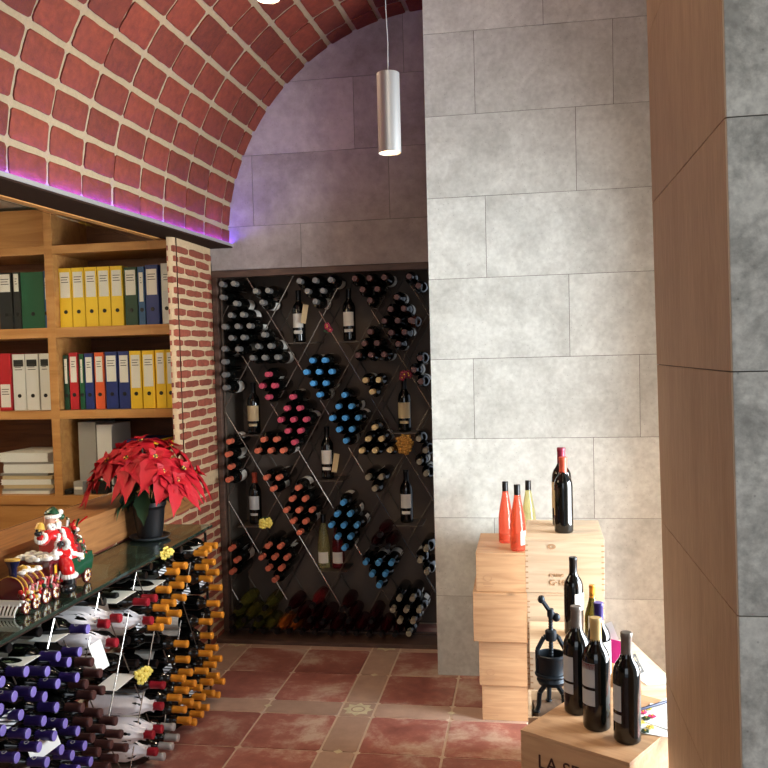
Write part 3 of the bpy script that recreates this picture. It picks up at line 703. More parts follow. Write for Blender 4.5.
# relax overlaps slightly
P2 = [[a[0], a[1]] for a in allb]
for it in range(250):
    for i in range(len(P2)):
        for j in range(i):
            dx, dz = P2[i][0]-P2[j][0], P2[i][1]-P2[j][1]; d = math.hypot(dx, dz)
            if 1e-6 < d < .0743:
                k = (.0745-d)/2/d; P2[i][0] += dx*k; P2[i][1] += dz*k; P2[j][0] -= dx*k; P2[j][1] -= dz*k
    for i in range(len(P2)):
        P2[i][0] = min(max(P2[i][0], -1.748+.037), -.474-.04); P2[i][1] = min(max(P2[i][1], .0375+.034), 2.11-.04)
def free_runs(p0, p1, centres, clear, step=.012, least=.045):
    """stretches of the straight rod p0-p1 (2-D) that pass clear of every bottle"""
    L = math.hypot(p1[0]-p0[0], p1[1]-p0[1]); n = max(2, int(L/step)); runs = []; start = None
    for i in range(n+1):
        t = i/n; X = p0[0]+(p1[0]-p0[0])*t; Z = p0[1]+(p1[1]-p0[1])*t
        ok = all((X-c[0])**2+(Z-c[1])**2 > clear*clear for c in centres)
        if ok and start is None: start = (X, Z)
        if start and (not ok or i == n):
            end = (X, Z) if ok else last
            if math.hypot(end[0]-start[0], end[1]-start[1]) >= least: runs.append((start, end))
            start = None
        last = (X, Z)
    return runs
up_x = [(-1.363+.085, 0)]
for sgn in (1, -1):
    for k in range(-8, 9):
        L_ = clip_line(-.846+.304*k, 1.346, sl*sgn)
        if not L_: continue
        (xa, za), (xb, zb_) = L_
        if math.hypot(xa-xb, za-zb_) < .1: continue
        yy = 4.876 if sgn > 0 else 4.868
        for (p0, p1) in free_runs((xa, za), (xb, zb_), P2, .0405):
            q = MB(); q.tube((p0[0], yy, p0[1]), (p1[0], yy, p1[1]), .0034, 6); rpart('lattice_rod', q, 'chrome' if sgn < 0 else 'lattice', smooth=True)
        q = MB(); q.tube((xa, 5.178+.009*(sgn > 0), za), (xb, 5.178+.009*(sgn > 0), zb_), .0036, 6); rpart('lattice_rod', q, 'lattice', smooth=True)
bot = [(P2[i][0], P2[i][1], a[2], a[3], a[4]) for i, a in enumerate(allb)]
cnt = {}
specials = sorted([b_ for b_ in bot if b_[3] is None], key=lambda t: (t[2], -round(t[1]/.06), t[0]))
for b_ in bot:
    if b_[3] is None: continue
    bottle(b_[2], T_lay_y(b_[0], YT+random.uniform(-.006, .006), b_[1], random.uniform(0, 6.28)), b_[3], 'bottles lying in '+b_[4])
tot = {}
for b_ in specials: tot[b_[2]] = tot.get(b_[2], 0)+1
for b_ in specials:
    cnt[b_[2]] = cnt.get(b_[2], 0)+1
    i = cnt[b_[2]]; rowk = -round(b_[1]/.06)
    same = sorted([c[0] for c in specials if c[2] == b_[2] and -round(c[1]/.06) == rowk]); rws = sorted({-round(c[1]/.06) for c in specials if c[2] == b_[2]})
    bottle(b_[2], T_lay_y(b_[0], YT-.02, b_[1], random.uniform(0, 6.28)), f"black-capped {b_[4][0]}, {ORD[same.index(b_[0])]} from left, {ORD[rws.index(rowk)]} row, rack bottom", 'black-capped bottles at the bottom of the rack')

# upright bottles in the rack (front label faces camera)
def std_bottle(key, shape, glass, cap, labels): bottle_proto(key, shape, glass, cap, labels)
F0, F1 = -2.5, -.65   # arc facing -Y
std_bottle('st_a', 'b', 'glass_dark', 'black', [(.085, .165, F0, F1, 'label_white', 'front_label'), (.050, .068, F0+.2, F1-.2, 'label_white', 'lower_label')])
std_bottle('st_c', 'b', 'glass_dark', 'black', [(.075, .165, F0-.2, F1+.2, 'label_cream', 'front_label'), (.045, .060, F0+.2, F1-.2, 'label_cream', 'lower_label')])
std_bottle('st_r', 'b', 'glass_dark', 'red_orange', [(.085, .165, F0, F1, 'label_grey', 'front_label'), (.050, .064, F0+.3, F1-.3, 'label_grey', 'lower_label')])
std_bottle('st_b', 'b', 'glass_dark', 'black', [(.085, .165, F0, F1, 'label_white', 'front_label'), (.050, .068, F0+.2, F1-.2, 'label_white', 'lower_label')])
std_bottle('st_w', 's', 'white_wine', 'black', [(.030, .095, F0, F1, 'label_white', 'front_label')])
std_bottle('st_s', 's', 'rose_dark', 'black', [(.030, .095, F0, F1, 'label_white', 'front_label')])
YS_ = 4.99
for key, px, pz, wd in [('st_a', 299.5, 1.728, 'black-capped upright bottle with two white labels, upper left shelf of rack'), ('st_a', 349.7, 1.728, 'black-capped upright bottle with tapered white label, upper middle rack shelf'),
                        ('st_c', 254.5, 1.192, 'upright bottle with large cream label on the left rack shelf'), ('st_c', 405, 1.196, 'upright bottle with tan label under a red bow, right rack shelf'),
                        ('st_b', 328, .922, 'upright bottle with white label and tag, central rack shelf'), ('st_r', 256, .650, 'orange-capped upright bottle beside yellow bouquet, left rack shelf'),
                        ('st_a', 407, .662, 'upright bottle on the lower right shelf of the rack'), ('st_w', 324.5, .388, 'upright clear bottle of white wine on lowest rack shelf'), ('st_s', 338.8, .388, 'upright rose wine bottle on lowest rack shelf')]:
    p0 = hit(px, {1.728: 335, 1.192: 430, 1.196: 428, .922: 475, .650: 520, .662: 520, .388: 566}[pz], 1, YS_)
    bottle(key, T_up(p0.x, YS_, pz+.0005, 0, 1.02), wd)
# neck tags on two of them
for px, py, wd in [(304.5, 314, 'cream paper tag hanging beside the upper left upright bottle'), (335.5, 463, 'white paper tag hanging beside the central upright bottle')]:
    p0 = hit(px, py, 1, 4.93)
    q = MB(); q.box(-.016, .016, -.001, .001, -.055, .055); q.build('paper_tag', 'label_cream', T=Matrix.Translation(p0) @ Matrix.Rotation(.18, 4, 'Y'), label=wd, cat='tag')
p = hit(413.5, 321, 1, YT); q = bottle('brown_gl', T_lay_y(-.615, YT-.01, p.z, 0), 'amber glass bottle lying at right of the upper right cell')
# decorations: ribbon bow, bouquets, corks
def bouquet(name, c, r, petals, label, cat, n=7, seed=1, leafy=True, face=(0, -1, 0)):
    rr = random.Random(seed); e = empty(name, c, label=label, cat=cat); q = MB()
    for k in range(n):
        a = rr.uniform(0, 6.28); d = r*.72*math.sqrt(rr.random()); o = Vector((d*math.cos(a), rr.uniform(-.01, .01), d*math.sin(a)))
        for t in range(5):
            b_ = 2*PI*t/5; q.ball(o+Vector((.32*r*math.cos(b_), -.1*r, .32*r*math.sin(b_))), r*.26, 0, 7, 5, (1, .45, 1))
        q.ball(o+Vector((0, -.2*r, 0)), r*.14, 1, 6, 4)
    q.build('blossoms', [petals, 'pollen'], e, smooth=True)
    if leafy:
        q = MB()
        for k in range(9):
            a = rr.uniform(0, 6.28); q.ball(Vector((r*.8*math.cos(a), .01, r*.8*math.sin(a))), r*.32, 0, 6, 4, (1, .2, .5))
        q.build('leaves', 'leaf', e, smooth=True)
    return e
c = hit(265, 523, 1, 4.86); bouquet('flower_bouquet', c, .038, 'flower_yellow', 'small yellow flower bunch hanging on the left rack shelf', 'flowers', seed=2)
c = hit(327, 328, 1, 4.85); bouquet('flower_bouquet', c, .030, 'ribbon', 'dark pink flower bunch on a rod of the rack', 'flowers', seed=4, n=5)
c = hit(405, 374, 1, 4.86); bouquet('ribbon_bow', c, .036, 'cap_wine', 'dark red bow over the right upright bottle', 'bow', seed=5, n=6, leafy=False)
rr = random.Random(9); c = hit(404.4, 444.5, 1, 4.86)
for k in range(26):
    u = (k+.5)/26; a = k*2.39996; R_ = math.sqrt(u)*.047
    q = MB(); q.lathe([(.0095, -.012), (.011, -.0105), (.011, .0105), (.0095, .012)], 9)
    q.build('wine_cork', 'cork', T=Matrix.Translation((c.x+R_*math.cos(a), 4.868-.018*(1-u)+rr.uniform(-.004, .004), c.z+R_*1.15*math.sin(a))) @ Matrix.Rotation(rr.uniform(.3, 1.6), 4, 'X') @ Matrix.Rotation(rr.uniform(-1, 1), 4, 'Y'), smooth=True,
            label='wine cork in the round cork cluster at the right of the rack', cat='cork', group='corks clustered in a ball in the rack')

# ================================================================= COUNTER DISPLAY
GX0, GX1, GY0, GY1 = -1.786, -1.520, .6, 3.99
e = empty('glass_counter', (-1.65, 2.3, 0), label='long green-tinted glass shelf over the side bottle rack', cat='counter')
counter_root = e; T0 = Matrix.Translation((1.65, -2.3, 0))
q = MB(); q.box(GX0, GX1, GY0, GY1, .829, .841); q.build('glass_top', 'glass_top', e, T=T0, bevel=.001)
q = MB(); q.box(GX1-.040, GX1-.030, GY0, GY1-.02, .808, .828); q.build('front_rail', 'dark_beam', e, T=T0)
q = MB(); q.box(GX0, GX0+.01, GY0, GY1, .02, .828); 
for zc in (0,): pass
fx = -1.55
cl = .304; NY0 = 2.90; 
# rods in y-z plane with the same diamond module, nodes at y = NY0 + .152m, z = .83 - .263n (m+n even)
for yy in (GY1-.025,):
    q = MB(); q.box(-1.556, -1.546, yy, yy+.01, 0, .806); q.build('end_post', 'chrome', e, T=T0)

XT = -1.47
def cpt(px, py): p = hit(px, py, 0, XT); return [p.y, p.z]
CT = {}
CT['purple'] = [(86.7, 629), (62.3, 644), (80, 653), (69.5, 660), (21.5, 667.8), (48, 671), (76, 676), (31, 685), (56.6, 685), (15.8, 695.3), (41.5, 696), (57.3, 707.6), (21.5, 712), (46, 718), (65, 724), (77.4, 731), (53, 735), (40, 746), (84.5, 745), (61.6, 750), (72.4, 756.6), (90, 759), (47, 762), (77, 767), (3, 680), (2, 706), (5, 730), (18, 757), (28, 733)]
CT['brown'] = [(92.4, 663), (100, 673), (86.7, 685), (105, 691), (94.5, 695), (84, 709), (101, 713.7), (89.5, 723.4), (117.3, 722), (95, 738), (122, 734.7), (113.4, 745.5), (127, 747.4), (118.3, 758), (108.6, 766), (104, 729), (101, 752)]
CT['wrapped'] = [(110.7, 625.6), (151, 618.8), (114.8, 640), (120.3, 617.4), (163, 706.4), (161.3, 727), (153.5, 735.7), (156.4, 749.4)]
CT['steel'] = [(174, 727), (178.9, 738), (171, 747.8), (166, 755)]
CT['red'] = [(157.2, 598.3), (149, 605), (164, 688.5)]
CT['yellow'] = [(217.6, 545.6), (212, 550), (205.7, 553.8), (185.7, 566), (178.4, 570.7), (214.8, 561.6), (208.5, 566), (218.5, 572), (211.6, 577.5), (189.3, 579.3), (183, 584), (221.8, 587.5), (171, 589.7), (186.6, 596.6), (219.4, 603.5), (175.6, 603), (167, 608), (180.8, 613.4), (223, 614.8), (212, 621.8), (171, 620.9), (164, 627), (214, 635.8),
    (186.7, 644), (217, 647.8), (211, 653.7), (220.5, 658.6), (188.6, 660), (215, 664.8), (208.75, 671.25), (191.6, 672), (218, 675.7), (184.7, 678.5), (224.8, 681.4), (212, 682.4), (195.5, 683.4), (202.3, 689.8), (188.6, 690.4), (215, 693), (181.4, 698), (220.9, 698), (206, 699), (192.5, 702), (199.4, 707.4), (208, 709.7), (185.7, 709.7), (204.8, 716.6), (190.6, 720.5), (197, 725)]
# black bottles whose necks are turned in the shade, at the top of the stacks
CT['black'] = [(62, 625), (38, 640), (20, 652), (139, 597), (128, 604), (166, 576), (193, 556), (202, 546), (175, 566), (152, 640), (150, 680), (196, 612), (198, 640), (180, 640), (196, 588), (178, 664), (160, 664)]
pts = []; 
for k, l in CT.items():
    for a in l: y_, z_ = cpt(*a); pts.append([y_, z_, k])
for it in range(400):
    for i in range(len(pts)):
        ri = .044 if pts[i][2] == 'wrapped' else .0372
        for j in range(i):
            rj = .044 if pts[j][2] == 'wrapped' else .0372
            dx, dz = pts[i][0]-pts[j][0], pts[i][1]-pts[j][1]; d = math.hypot(dx, dz); R_ = ri+rj
            if 1e-6 < d < R_:
                k = (R_-d)/2/d*.9; pts[i][0] += dx*k; pts[i][1] += dz*k; pts[j][0] -= dx*k; pts[j][1] -= dz*k
    for t in pts: t[1] = min(max(t[1], .039), .782); t[0] = min(t[0], 4.08)
e = counter_root
for xx, nm in ((-1.550, 'chrome'),):
    for sgn in (1, -1):
        for k in range(-9, 9):
            y1 = NY0+.304*k; ends = []
            for Z in (.012, .806):
                ends.append((y1+sgn*(Z-.815)/sl, Z))
            (ya, za), (yb, zb_) = ends
            # clip to counter length
            def cl_(ya, za, yb, zb_):
                lo, hi = GY0+.02, GY1-.03
                out = []
                for Y_, Z_ in ((ya, za), (yb, zb_)):
                    Yc = min(max(Y_, lo), hi); Zc = za+(Yc-ya)*(zb_-za)/(yb-ya); out.append((Yc, Zc))
                return out
            if (ya < GY0 and yb < GY0) or (ya > GY1 and yb > GY1): continue
            (ya, za), (yb, zb_) = cl_(ya, za, yb, zb_)
            if math.hypot(ya-yb, za-zb_) < .08: continue
            for (p0, p1) in free_runs((ya, za), (yb, zb_), pts, .0385):
                q = MB(); q.tube((xx+.007*(sgn > 0), p0[0], p0[1]), (xx+.007*(sgn > 0), p1[0], p1[1]), .0026, 6); q.build('lattice_rod', 'chrome' if sgn > 0 else 'lattice', e, smooth=True, T=T0)
# tissue wrapped bottle
q = MB(); q.lathe(BORD, 16, 0); o = q.build('glass_body', 'glass_dark', smooth=True); m1 = o.data; bpy.data.objects.remove(o)
q = MB(); n = 36; prof = [(.028, -.004), (.040, .0), (.0405, .05), (.0405, .12), (.0400, .18), (.035, .205), (.026, .225), (.020, .242), (.0185, .256), (.021, .268)]
rr = random.Random(5); ph = [rr.uniform(0, 6.28) for _ in range(8)]
vs_ = []
for j, (r, z_) in enumerate(prof):
    for i in range(n):
        a = 2*PI*i/n; k = sum(math.sin(a*f+ph[f]+j*.55*((-1)**f)) for f in (3, 5, 7))/3; amp = .0016 if j < 2 else .0042
        vs_.append(((r+k*amp+amp*.8*math.sin(a*9+ph[1]+j*1.3))*math.cos(a), (r+k*amp)*math.sin(a), z_))
q.add(vs_, [(j*n+i, j*n+(i+1) % n, (j+1)*n+(i+1) % n, (j+1)*n+i) for j in range(len(prof)-1) for i in range(n)]+[tuple(range(n-1, -1, -1))])
o = q.build('tissue_wrap', 'tissue', smooth=True, angle=60); m2 = o.data; bpy.data.objects.remove(o)
q = MB(); q.lathe([(.0162, .255), (.0165, .288), (.0172, .290), (.0172, .299), (.0155, .302)], 16); o = q.build('capsule', 'cap_red', smooth=True); m3 = o.data; bpy.data.objects.remove(o)
MESH['wrapped'] = [('glass_body', m1), ('tissue_wrap', m2), ('capsule', m3)]
desc = dict(purple='purple-capped bottle', brown='brown-capped bottle', wrapped='bottle wrapped in white tissue', steel='silver-capped bottle', red='burgundy-capped bottle', yellow='yellow-capped bottle', black='plain dark bottle')
used = set()
for kind in CT:
    sub = sorted([t for t in pts if t[2] == kind], key=lambda t: -t[1]); rown = 0; rows_ = []
    for t in sub:
        if rows_ and rows_[-1][0][1]-t[1] < .045: rows_[-1].append(t)
        else: rows_.append([t])
    for ri, rw in enumerate(rows_):
        rw.sort(key=lambda t: t[0])
        for ci, t in enumerate(rw):
            lb = f"{desc[kind]} under glass counter, {ORD[ci]} from left in its {ORD[min(ri, 11)]} layer down"
            xt = XT+random.uniform(-.006, .006)-(.09 if kind == 'black' else 0)
            k2 = 'wrapped' if kind == 'wrapped' else 'lie_'+kind
            roll = random.uniform(-.5, .5) if kind == 'purple' else random.uniform(0, 6.28)
            if kind == 'purple': roll = PI/2+PI*.5+random.uniform(-.5, .5)
            bottle(k2, T_lay_x(xt if kind != 'black' else min(xt, -1.485), t[0], t[1], roll), lb, desc[kind]+'s under the glass counter')
# striped price tags hanging on the necks
stripe = bpy.data.materials.new('striped tag'); stripe.use_nodes = True; nt = stripe.node_tree; bs = nt.nodes['Principled BSDF']
tc = nt.nodes.new('ShaderNodeTexCoord'); wv = nt.nodes.new('ShaderNodeTexWave'); wv.inputs['Scale'].default_value = 36; wv.bands_direction = 'DIAGONAL'; cr = nt.nodes.new('ShaderNodeValToRGB')
cr.color_ramp.interpolation = 'CONSTANT'; cr.color_ramp.elements[1].position = .45; cr.color_ramp.elements[0].color = (.04, .05, .06, 1); cr.color_ramp.elements[1].color = (.75, .78, .8, 1)
nt.links.new(tc.outputs['Object'], wv.inputs[0]); nt.links.new(wv.outputs[0], cr.inputs[0]); nt.links.new(cr.outputs[0], bs.inputs['Base Color']); M['stripe'] = stripe
for i, (px, py, s) in enumerate([(174, 577, 1), (200, 573, 1.1), (212, 583, 1), (187, 597, .9), (158, 616, 1), (181, 666, 1), (205, 690, 1), (175, 687, 1.1), (191, 698, .9), (30, 712, 1.9)]):
    c = hit(px, py, 0, -1.466); nb = min(pts, key=lambda t: (t[0]-c.y)**2+(t[1]-c.z)**2); c = Vector((-1.512, nb[0]-.012, nb[1]-.016))
    q = MB(); q.box(-.0006, .0006, -.018*s, .018*s, -.014*s, .014*s)
    q.build('neck_tag', 'stripe', T=Matrix.Translation(c) @ Matrix.Rotation(.5, 4, 'X') @ Matrix.Rotation(-.6, 4, 'Z'), label=f"small striped price tag on a bottle neck, {ORD[i]} along the counter stacks", cat='tag', group='striped tags on bottle necks')
# white price cards on narrow shelves, plain
for px, py, sy, sz, lb in [(38, 746, .10, .06, 'white pentagonal card among the purple capsules'), (93, 656, .05, .11, 'tall white card beside the brown capsules')]:
    c = hit(px+6, py, 0, -1.50); q = MB(); q.box(-.001, .001, -sy/2, sy/2, -sz/2, sz/2); q.build('price_card', 'paper', T=Matrix.Translation(c) @ Matrix.Rotation(-.5, 4, 'Z') @ Matrix.Rotation(.3, 4, 'X'), label=lb, cat='card')
for i, (px, py, wy) in enumerate([(58, 634, .16), (118, 597, .17), (22, 660, .15), (150, 585, .16), (118, 682, .17), (190, 548, .12)]):
    c = hit(px, py, 0, -1.56); q = MB(); q.box(-.02, .075, -wy/2, wy/2, -.0006, .0006); q.build('shelf_card', 'paper', T=Matrix.Translation((-1.60, c.y, c.z)), label=['white card lying over the purple bottles', 'white card lying above the wrapped bottles', 'white card at the counter\'s near end', 'white card left of top yellow bottles', 'white card beneath the yellow flower bunch', 'white card at the far top corner of counter'][i], cat='card')
c = hit(143, 675, 0, -1.50); e = bouquet('flower_bouquet', c, .034, 'flower_yellow', 'yellow flower bunch tied in the counter bottle rack', 'flowers', seed=11); e.rotation_euler[2] = .75
c = hit(167, 554, 0, -1.50); e = bouquet('flower_bouquet', c, .028, 'flower_yellow', 'pale flower bunch just under the far glass counter edge', 'flowers', seed=12); e.rotation_euler[2] = .75

# ================================================================= POINSETTIA
px0 = Vector((-1.692, 3.66, .8415))
pl = empty('potted_poinsettia', px0, label='red poinsettia in a black pot standing on the glass counter', cat='plant')
q = MB(); q.lathe([(.05, .004), (.082, .006), (.090, .016), (.092, .016), (.088, .010), (.06, .0)], 32); q.build('saucer', 'saucer', pl, smooth=True)
q = MB(); q.lathe([(.055, .012), (.062, .06), (.070, .135), (.075, .150), (.078, .152), (.078, .170), (.072, .170), (.069, .150), (.001, .148)], 32); q.build('pot', 'pot', pl, smooth=True)
def leafm(q, base, dirv, L, W, droop, up=Vector((0, 0, 1)), mi=0, fold=.25, lobes=True):
    d = dirv.normalized(); side = d.cross(up); side = side.normalized() if side.length > 1e-3 else Vector((1, 0, 0)); nn = side.cross(d).normalized()
    n = 7; vs_ = []
    for i in range(n+1):
        t = i/n; w_ = W*math.sin(PI*min(1, t*1.0)**.8)*(1-.25*t)
        if lobes and i in (3, 5): w_ *= 1.22
        if i == n: w_ = .001
        c = base+d*(L*t)+Vector((0, 0, -droop*t*t))
        vs_ += [c+side*w_+nn*(fold*w_), c, c-side*w_+nn*(fold*w_)]
    fs = []
    for i in range(n):
        for k in range(2): fs.append((3*i+k, 3*i+k+1, 3*i+3+k+1, 3*i+3+k))
    q.add(vs_, fs, mi)
def keep_clear(q):
    q.v = [((p[0], p[1], max(p[2], .172)) if p[0] < -.088 else p) for p in q.v]
rr = random.Random(21)
heads = []
# canopy dome about z .40 above counter, radius .2
for (ax, ay, az) in [(-.19, -.02, .315), (-.10, -.13, .36), (.00, -.15, .37), (.11, -.11, .37), (.20, -.03, .31), (-.12, .06, .39), (.00, -.01, .43), (.11, .06, .40), (-.17, -.11, .28), (.15, -.13, .31), (.03, -.17, .33), (-.05, .13, .37), (.22, .07, .28), (.2, -.1, .27)]:
    ax = ax*1.06-.022; base = Vector((ax*.93, ay, az*1.02)); ax_ = Vector((ax*1.0, ay*1.0, .16)).normalized(); q = MB()
    t1 = ax_.cross(Vector((0, 0, 1))).normalized(); t2 = ax_.cross(t1)
    for k in range(7):
        a = 2*PI*k/7+rr.uniform(-.2, .2); d = (t1*math.cos(a)+t2*math.sin(a))*1.0+ax_*.12
        leafm(q, base, d, rr.uniform(.10, .145), rr.uniform(.028, .040), rr.uniform(.04, .09), up=ax_)
    for k in range(4):
        a = 2*PI*k/4+.5; d = (t1*math.cos(a)+t2*math.sin(a))+ax_*.7; leafm(q, base+ax_*.006, d, .055, .017, .01, up=ax_)
    keep_clear(q); bl = q.build('bloom', 'bract', pl, smooth=True, angle=80)
    q = MB()
    for k in range(6): q.ball(base+ax_*.012+t1*.008*math.cos(k)+t2*.008*math.sin(k), .005, k % 2, 6, 4)
    q.build('buds', ['pollen', 'leaf'], bl, smooth=True)
    heads.append(base)
q = MB()
for bs_ in heads: q.path([Vector((bs_.x*.15, bs_.y*.15, .15)), Vector((bs_.x*.5, bs_.y*.5, .15+(bs_.z-.15)*.6)), bs_], .004, 6)
q.build('stems', 'leaf', pl, smooth=True)
q = MB()
for k in range(34):
    a = rr.uniform(0, 6.28); z_ = rr.uniform(.17, .32); r = rr.uniform(.03, .10)
    leafm(q, Vector((r*math.cos(a), r*math.sin(a), z_)), Vector((math.cos(a), math.sin(a), rr.uniform(-.5, .1))), rr.uniform(.09, .13), rr.uniform(.025, .036), .05)
leafm(q, Vector((.0, -.06, .24)), Vector((.15, -.3, -1)), .17, .038, 0, up=Vector((0, -1, .1)))
leafm(q, Vector((-.04, -.05, .25)), Vector((-.4, -.3, -.8)), .13, .034, 0, up=Vector((0, -1, .1)))
q.v = [((max(p[0], -.085), p[1], p[2]) if p[2] < .175 else p) for p in q.v]; q.build('foliage', 'leaf', pl, smooth=True, angle=80)

# ================================================================= CERAMIC TRAIN WITH RIDER
tr = empty('train_figurine', (-1.65, 2.755, .8415), label='glazed ceramic Christmas train with a white-bearded rider in red on the glass counter', cat='figurine')
# local frame: +y = away (rear of train), -y = near/front of the locomotive, +x = towards the aisle
def tp(name, q, mats, parent=None, angle=60, loco=False):
    if name in LOCO: q.v = [(p[0], p[1]*(.60 if p[1] < 0 else .82), p[2]) for p in q.v]
    return q.build(name, mats, parent or tr, smooth=True, angle=angle)
RX = Matrix.Rotation(PI/2, 4, 'X'); LOCO = {'chassis', 'boiler', 'boiler_bands', 'chimney', 'chimney_rim', 'steam_dome', 'cowcatcher', 'cab', 'cab_window', 'window_frame', 'snow_cap', 'ornaments', 'tender', 'toy_sack'}
def wheel(y_, r, x_=.052, mats=('cer_white', 'cer_maroon', 'cer_gold')):
    y_ = y_*(.60 if y_ < 0 else .82)
    q = MB(); T = Matrix.Translation((x_, y_, r)) @ Matrix.Rotation(PI/2, 4, 'Y')
    q.lathe([(r*.3, 0), (r, .001), (r, .010), (r*.82, .011), (r*.80, .007), (r*.3, .007), (r*.28, .013), (.001, .014)], 18, 1, T)
    q.lathe([(r*.80, .0072), (r*.5, .009)], 18, 0, T)
    for k in range(6):
        a = PI*k/3; q.tube(T @ Vector((0, 0, .010)), T @ Vector((r*.8*math.cos(a), r*.8*math.sin(a), .010)), .002, 5, 2)
    q.tube((-x_-.01, y_, r), (x_, y_, r), .004, 6, 1)
    T2 = Matrix.Translation((-x_, y_, r)) @ Matrix.Rotation(-PI/2, 4, 'Y'); q.lathe([(r*.3, 0), (r, .001), (r, .010), (.001, .014)], 18, 1, T2)
    return tp('wheel', q, list(mats))
for y_, r in [(-.42, .024), (-.32, .026), (-.21, .032), (-.10, .030), (.06, .03), (.20, .03)]: wheel(y_, r)
q = MB(); q.box(-.05, .05, -.46, .02, .028, .045); q.box(-.05, .05, .0, .26, .03, .048); tp('chassis', q, ['cer_maroon'])
q = MB(); T = Matrix.Translation((0, -.16, .085)) @ RX; q.lathe([(.001, 0), (.046, 0), (.048, .03), (.046, .06), (.048, .1), (.046, .14), (.048, .2), (.046, .24), (.05, .245), (.05, .26), (.035, .268), (.001, .27)], 22, 0, T)
tp('boiler', q, ['cer_maroon'])
q = MB()
for yy in (-.19, -.25, -.31, -.37, -.41): q.lathe([(.0482, 0), (.052, .002), (.052, .008), (.0482, .010)], 22, 0, Matrix.Translation((0, yy, .085)) @ RX)
tp('boiler_bands', q, ['cer_gold'])
q = MB(); q.lathe([(.014, 0), (.015, .035), (.026, .055), (.028, .062), (.020, .064), (.001, .064)], 16, 0, Matrix.Translation((0, -.38, .128))); tp('chimney', q, ['cer_navy'])
q = MB(); q.lathe([(.0285, 0), (.0290, .006), (.024, .008)], 16, 0, Matrix.Translation((0, -.38, .190))); tp('chimney_rim', q, ['cer_gold'])
q = MB(); q.lathe([(.018, 0), (.02, .01), (.016, .025), (.001, .032)], 16, 0, Matrix.Translation((0, -.28, .128))); tp('steam_dome', q, ['cer_gold'])
q = MB()
for k in range(7): x_ = -.045+.015*k; q.path([(x_, -.455, .045), (x_*.9, -.49, .018), (x_*.9, -.50, .004)], .0042, 6)
q.box(-.052, .052, -.465, -.448, .036, .056); q.path([(-.045, -.5, .005), (.045, -.5, .005)], .0045, 6); tp('cowcatcher', q, ['cer_white'])
# cab
q = MB(); q.box(-.058, .058, -.16, -.04, .045, .15); q.box(-.058, .058, -.165, -.035, .15, .156); cab = tp('cab', q, ['cer_maroon'])
q = MB(); q.box(.058, .0605, -.118, -.088, .095, .132); q.box(-.03, .03, -.1625, -.160, .105, .14); tp('cab_window', q, ['cer_orange'], cab)
q = MB()
for (a, c, d, e_) in [(-.123, -.083, .090, .095), (-.123, -.083, .132, .137), (-.123, -.118, .09, .137), (-.088, -.083, .09, .137)]: q.box(.058, .063, a, c, d, e_)
q.box(.058, .062, -.15, -.05, .055, .060); tp('window_frame', q, ['cer_brown'], cab)
rr = random.Random(8)
q = MB()
for k in range(46): q.ball((rr.uniform(-.065, .065), rr.uniform(-.18, -.02), .158+rr.uniform(0, .012)), rr.uniform(.012, .02), 0, 8, 6, (1, 1, .6))
for k in range(14): q.ball((rr.uniform(-.03, .03), rr.uniform(-.34, -.17), .134+rr.uniform(-.004, .008)), rr.uniform(.010, .018), 0, 8, 6, (1, 1, .5))
tp('snow_cap', q, ['cer_white'])
q = MB()   # garlands, sweets and parcels on the boiler
cols = ['cer_red', 'cer_white', 'cer_green', 'cer_gold', 'cer_pink', 'cer_maroon']
for k in range(120):
    yy = rr.uniform(-.46, -.02); zz = rr.uniform(.045, .10)-(abs(yy+.25)*.05); q.ball((.052+rr.uniform(-.004, .010), yy, zz), rr.uniform(.005, .0115), rr.randrange(6), 7, 5, (1, 1, rr.uniform(.6, 1.2)))
for k in range(10):
    yy = -.44+.04*k; q.tube((.062, yy, .07), (.064, yy+.016, .10), .0035, 6, k % 2)
tp('ornaments', q, cols)
# tender with toy sack
q = MB()
sec = [(-.058, .048), (.058, .048), (.066, .09), (.062, .125), (-.062, .125), (-.066, .09)]
vs_ = [(x_, y_, z_) for y_ in (.005, .25) for x_, z_ in sec]; q.add(vs_, [(0, 1, 2, 3, 4, 5), (11, 10, 9, 8, 7, 6)]+[(i, 6+i, 6+(i+1) % 6, (i+1) % 6) for i in range(6)]); tp('tender', q, ['cer_green'], angle=30)
q = MB()
for k in range(150):
    a = rr.uniform(0, 6.28); h = rr.random(); R_ = .068*(1-h*.45); q.ball((R_*math.cos(a)*.95, .16+R_*1.25*math.sin(a), .10+h*.14), rr.uniform(.008, .016), rr.randrange(6), 7, 5, (1, 1, rr.uniform(.5, 1.2)))
for k in range(9): q.tube((rr.uniform(-.03, .05), .12+rr.uniform(0, .1), .20), (rr.uniform(-.04, .06), .10+rr.uniform(0, .16), .27), .004, 6, k % 3)
q.ball((0, .16, .14), .06, 5, 12, 8, (1, 1.2, 1.3)); tp('toy_sack', q, ['cer_red', 'cer_white', 'cer_green', 'cer_gold', 'cer_brown', 'cer_maroon'])
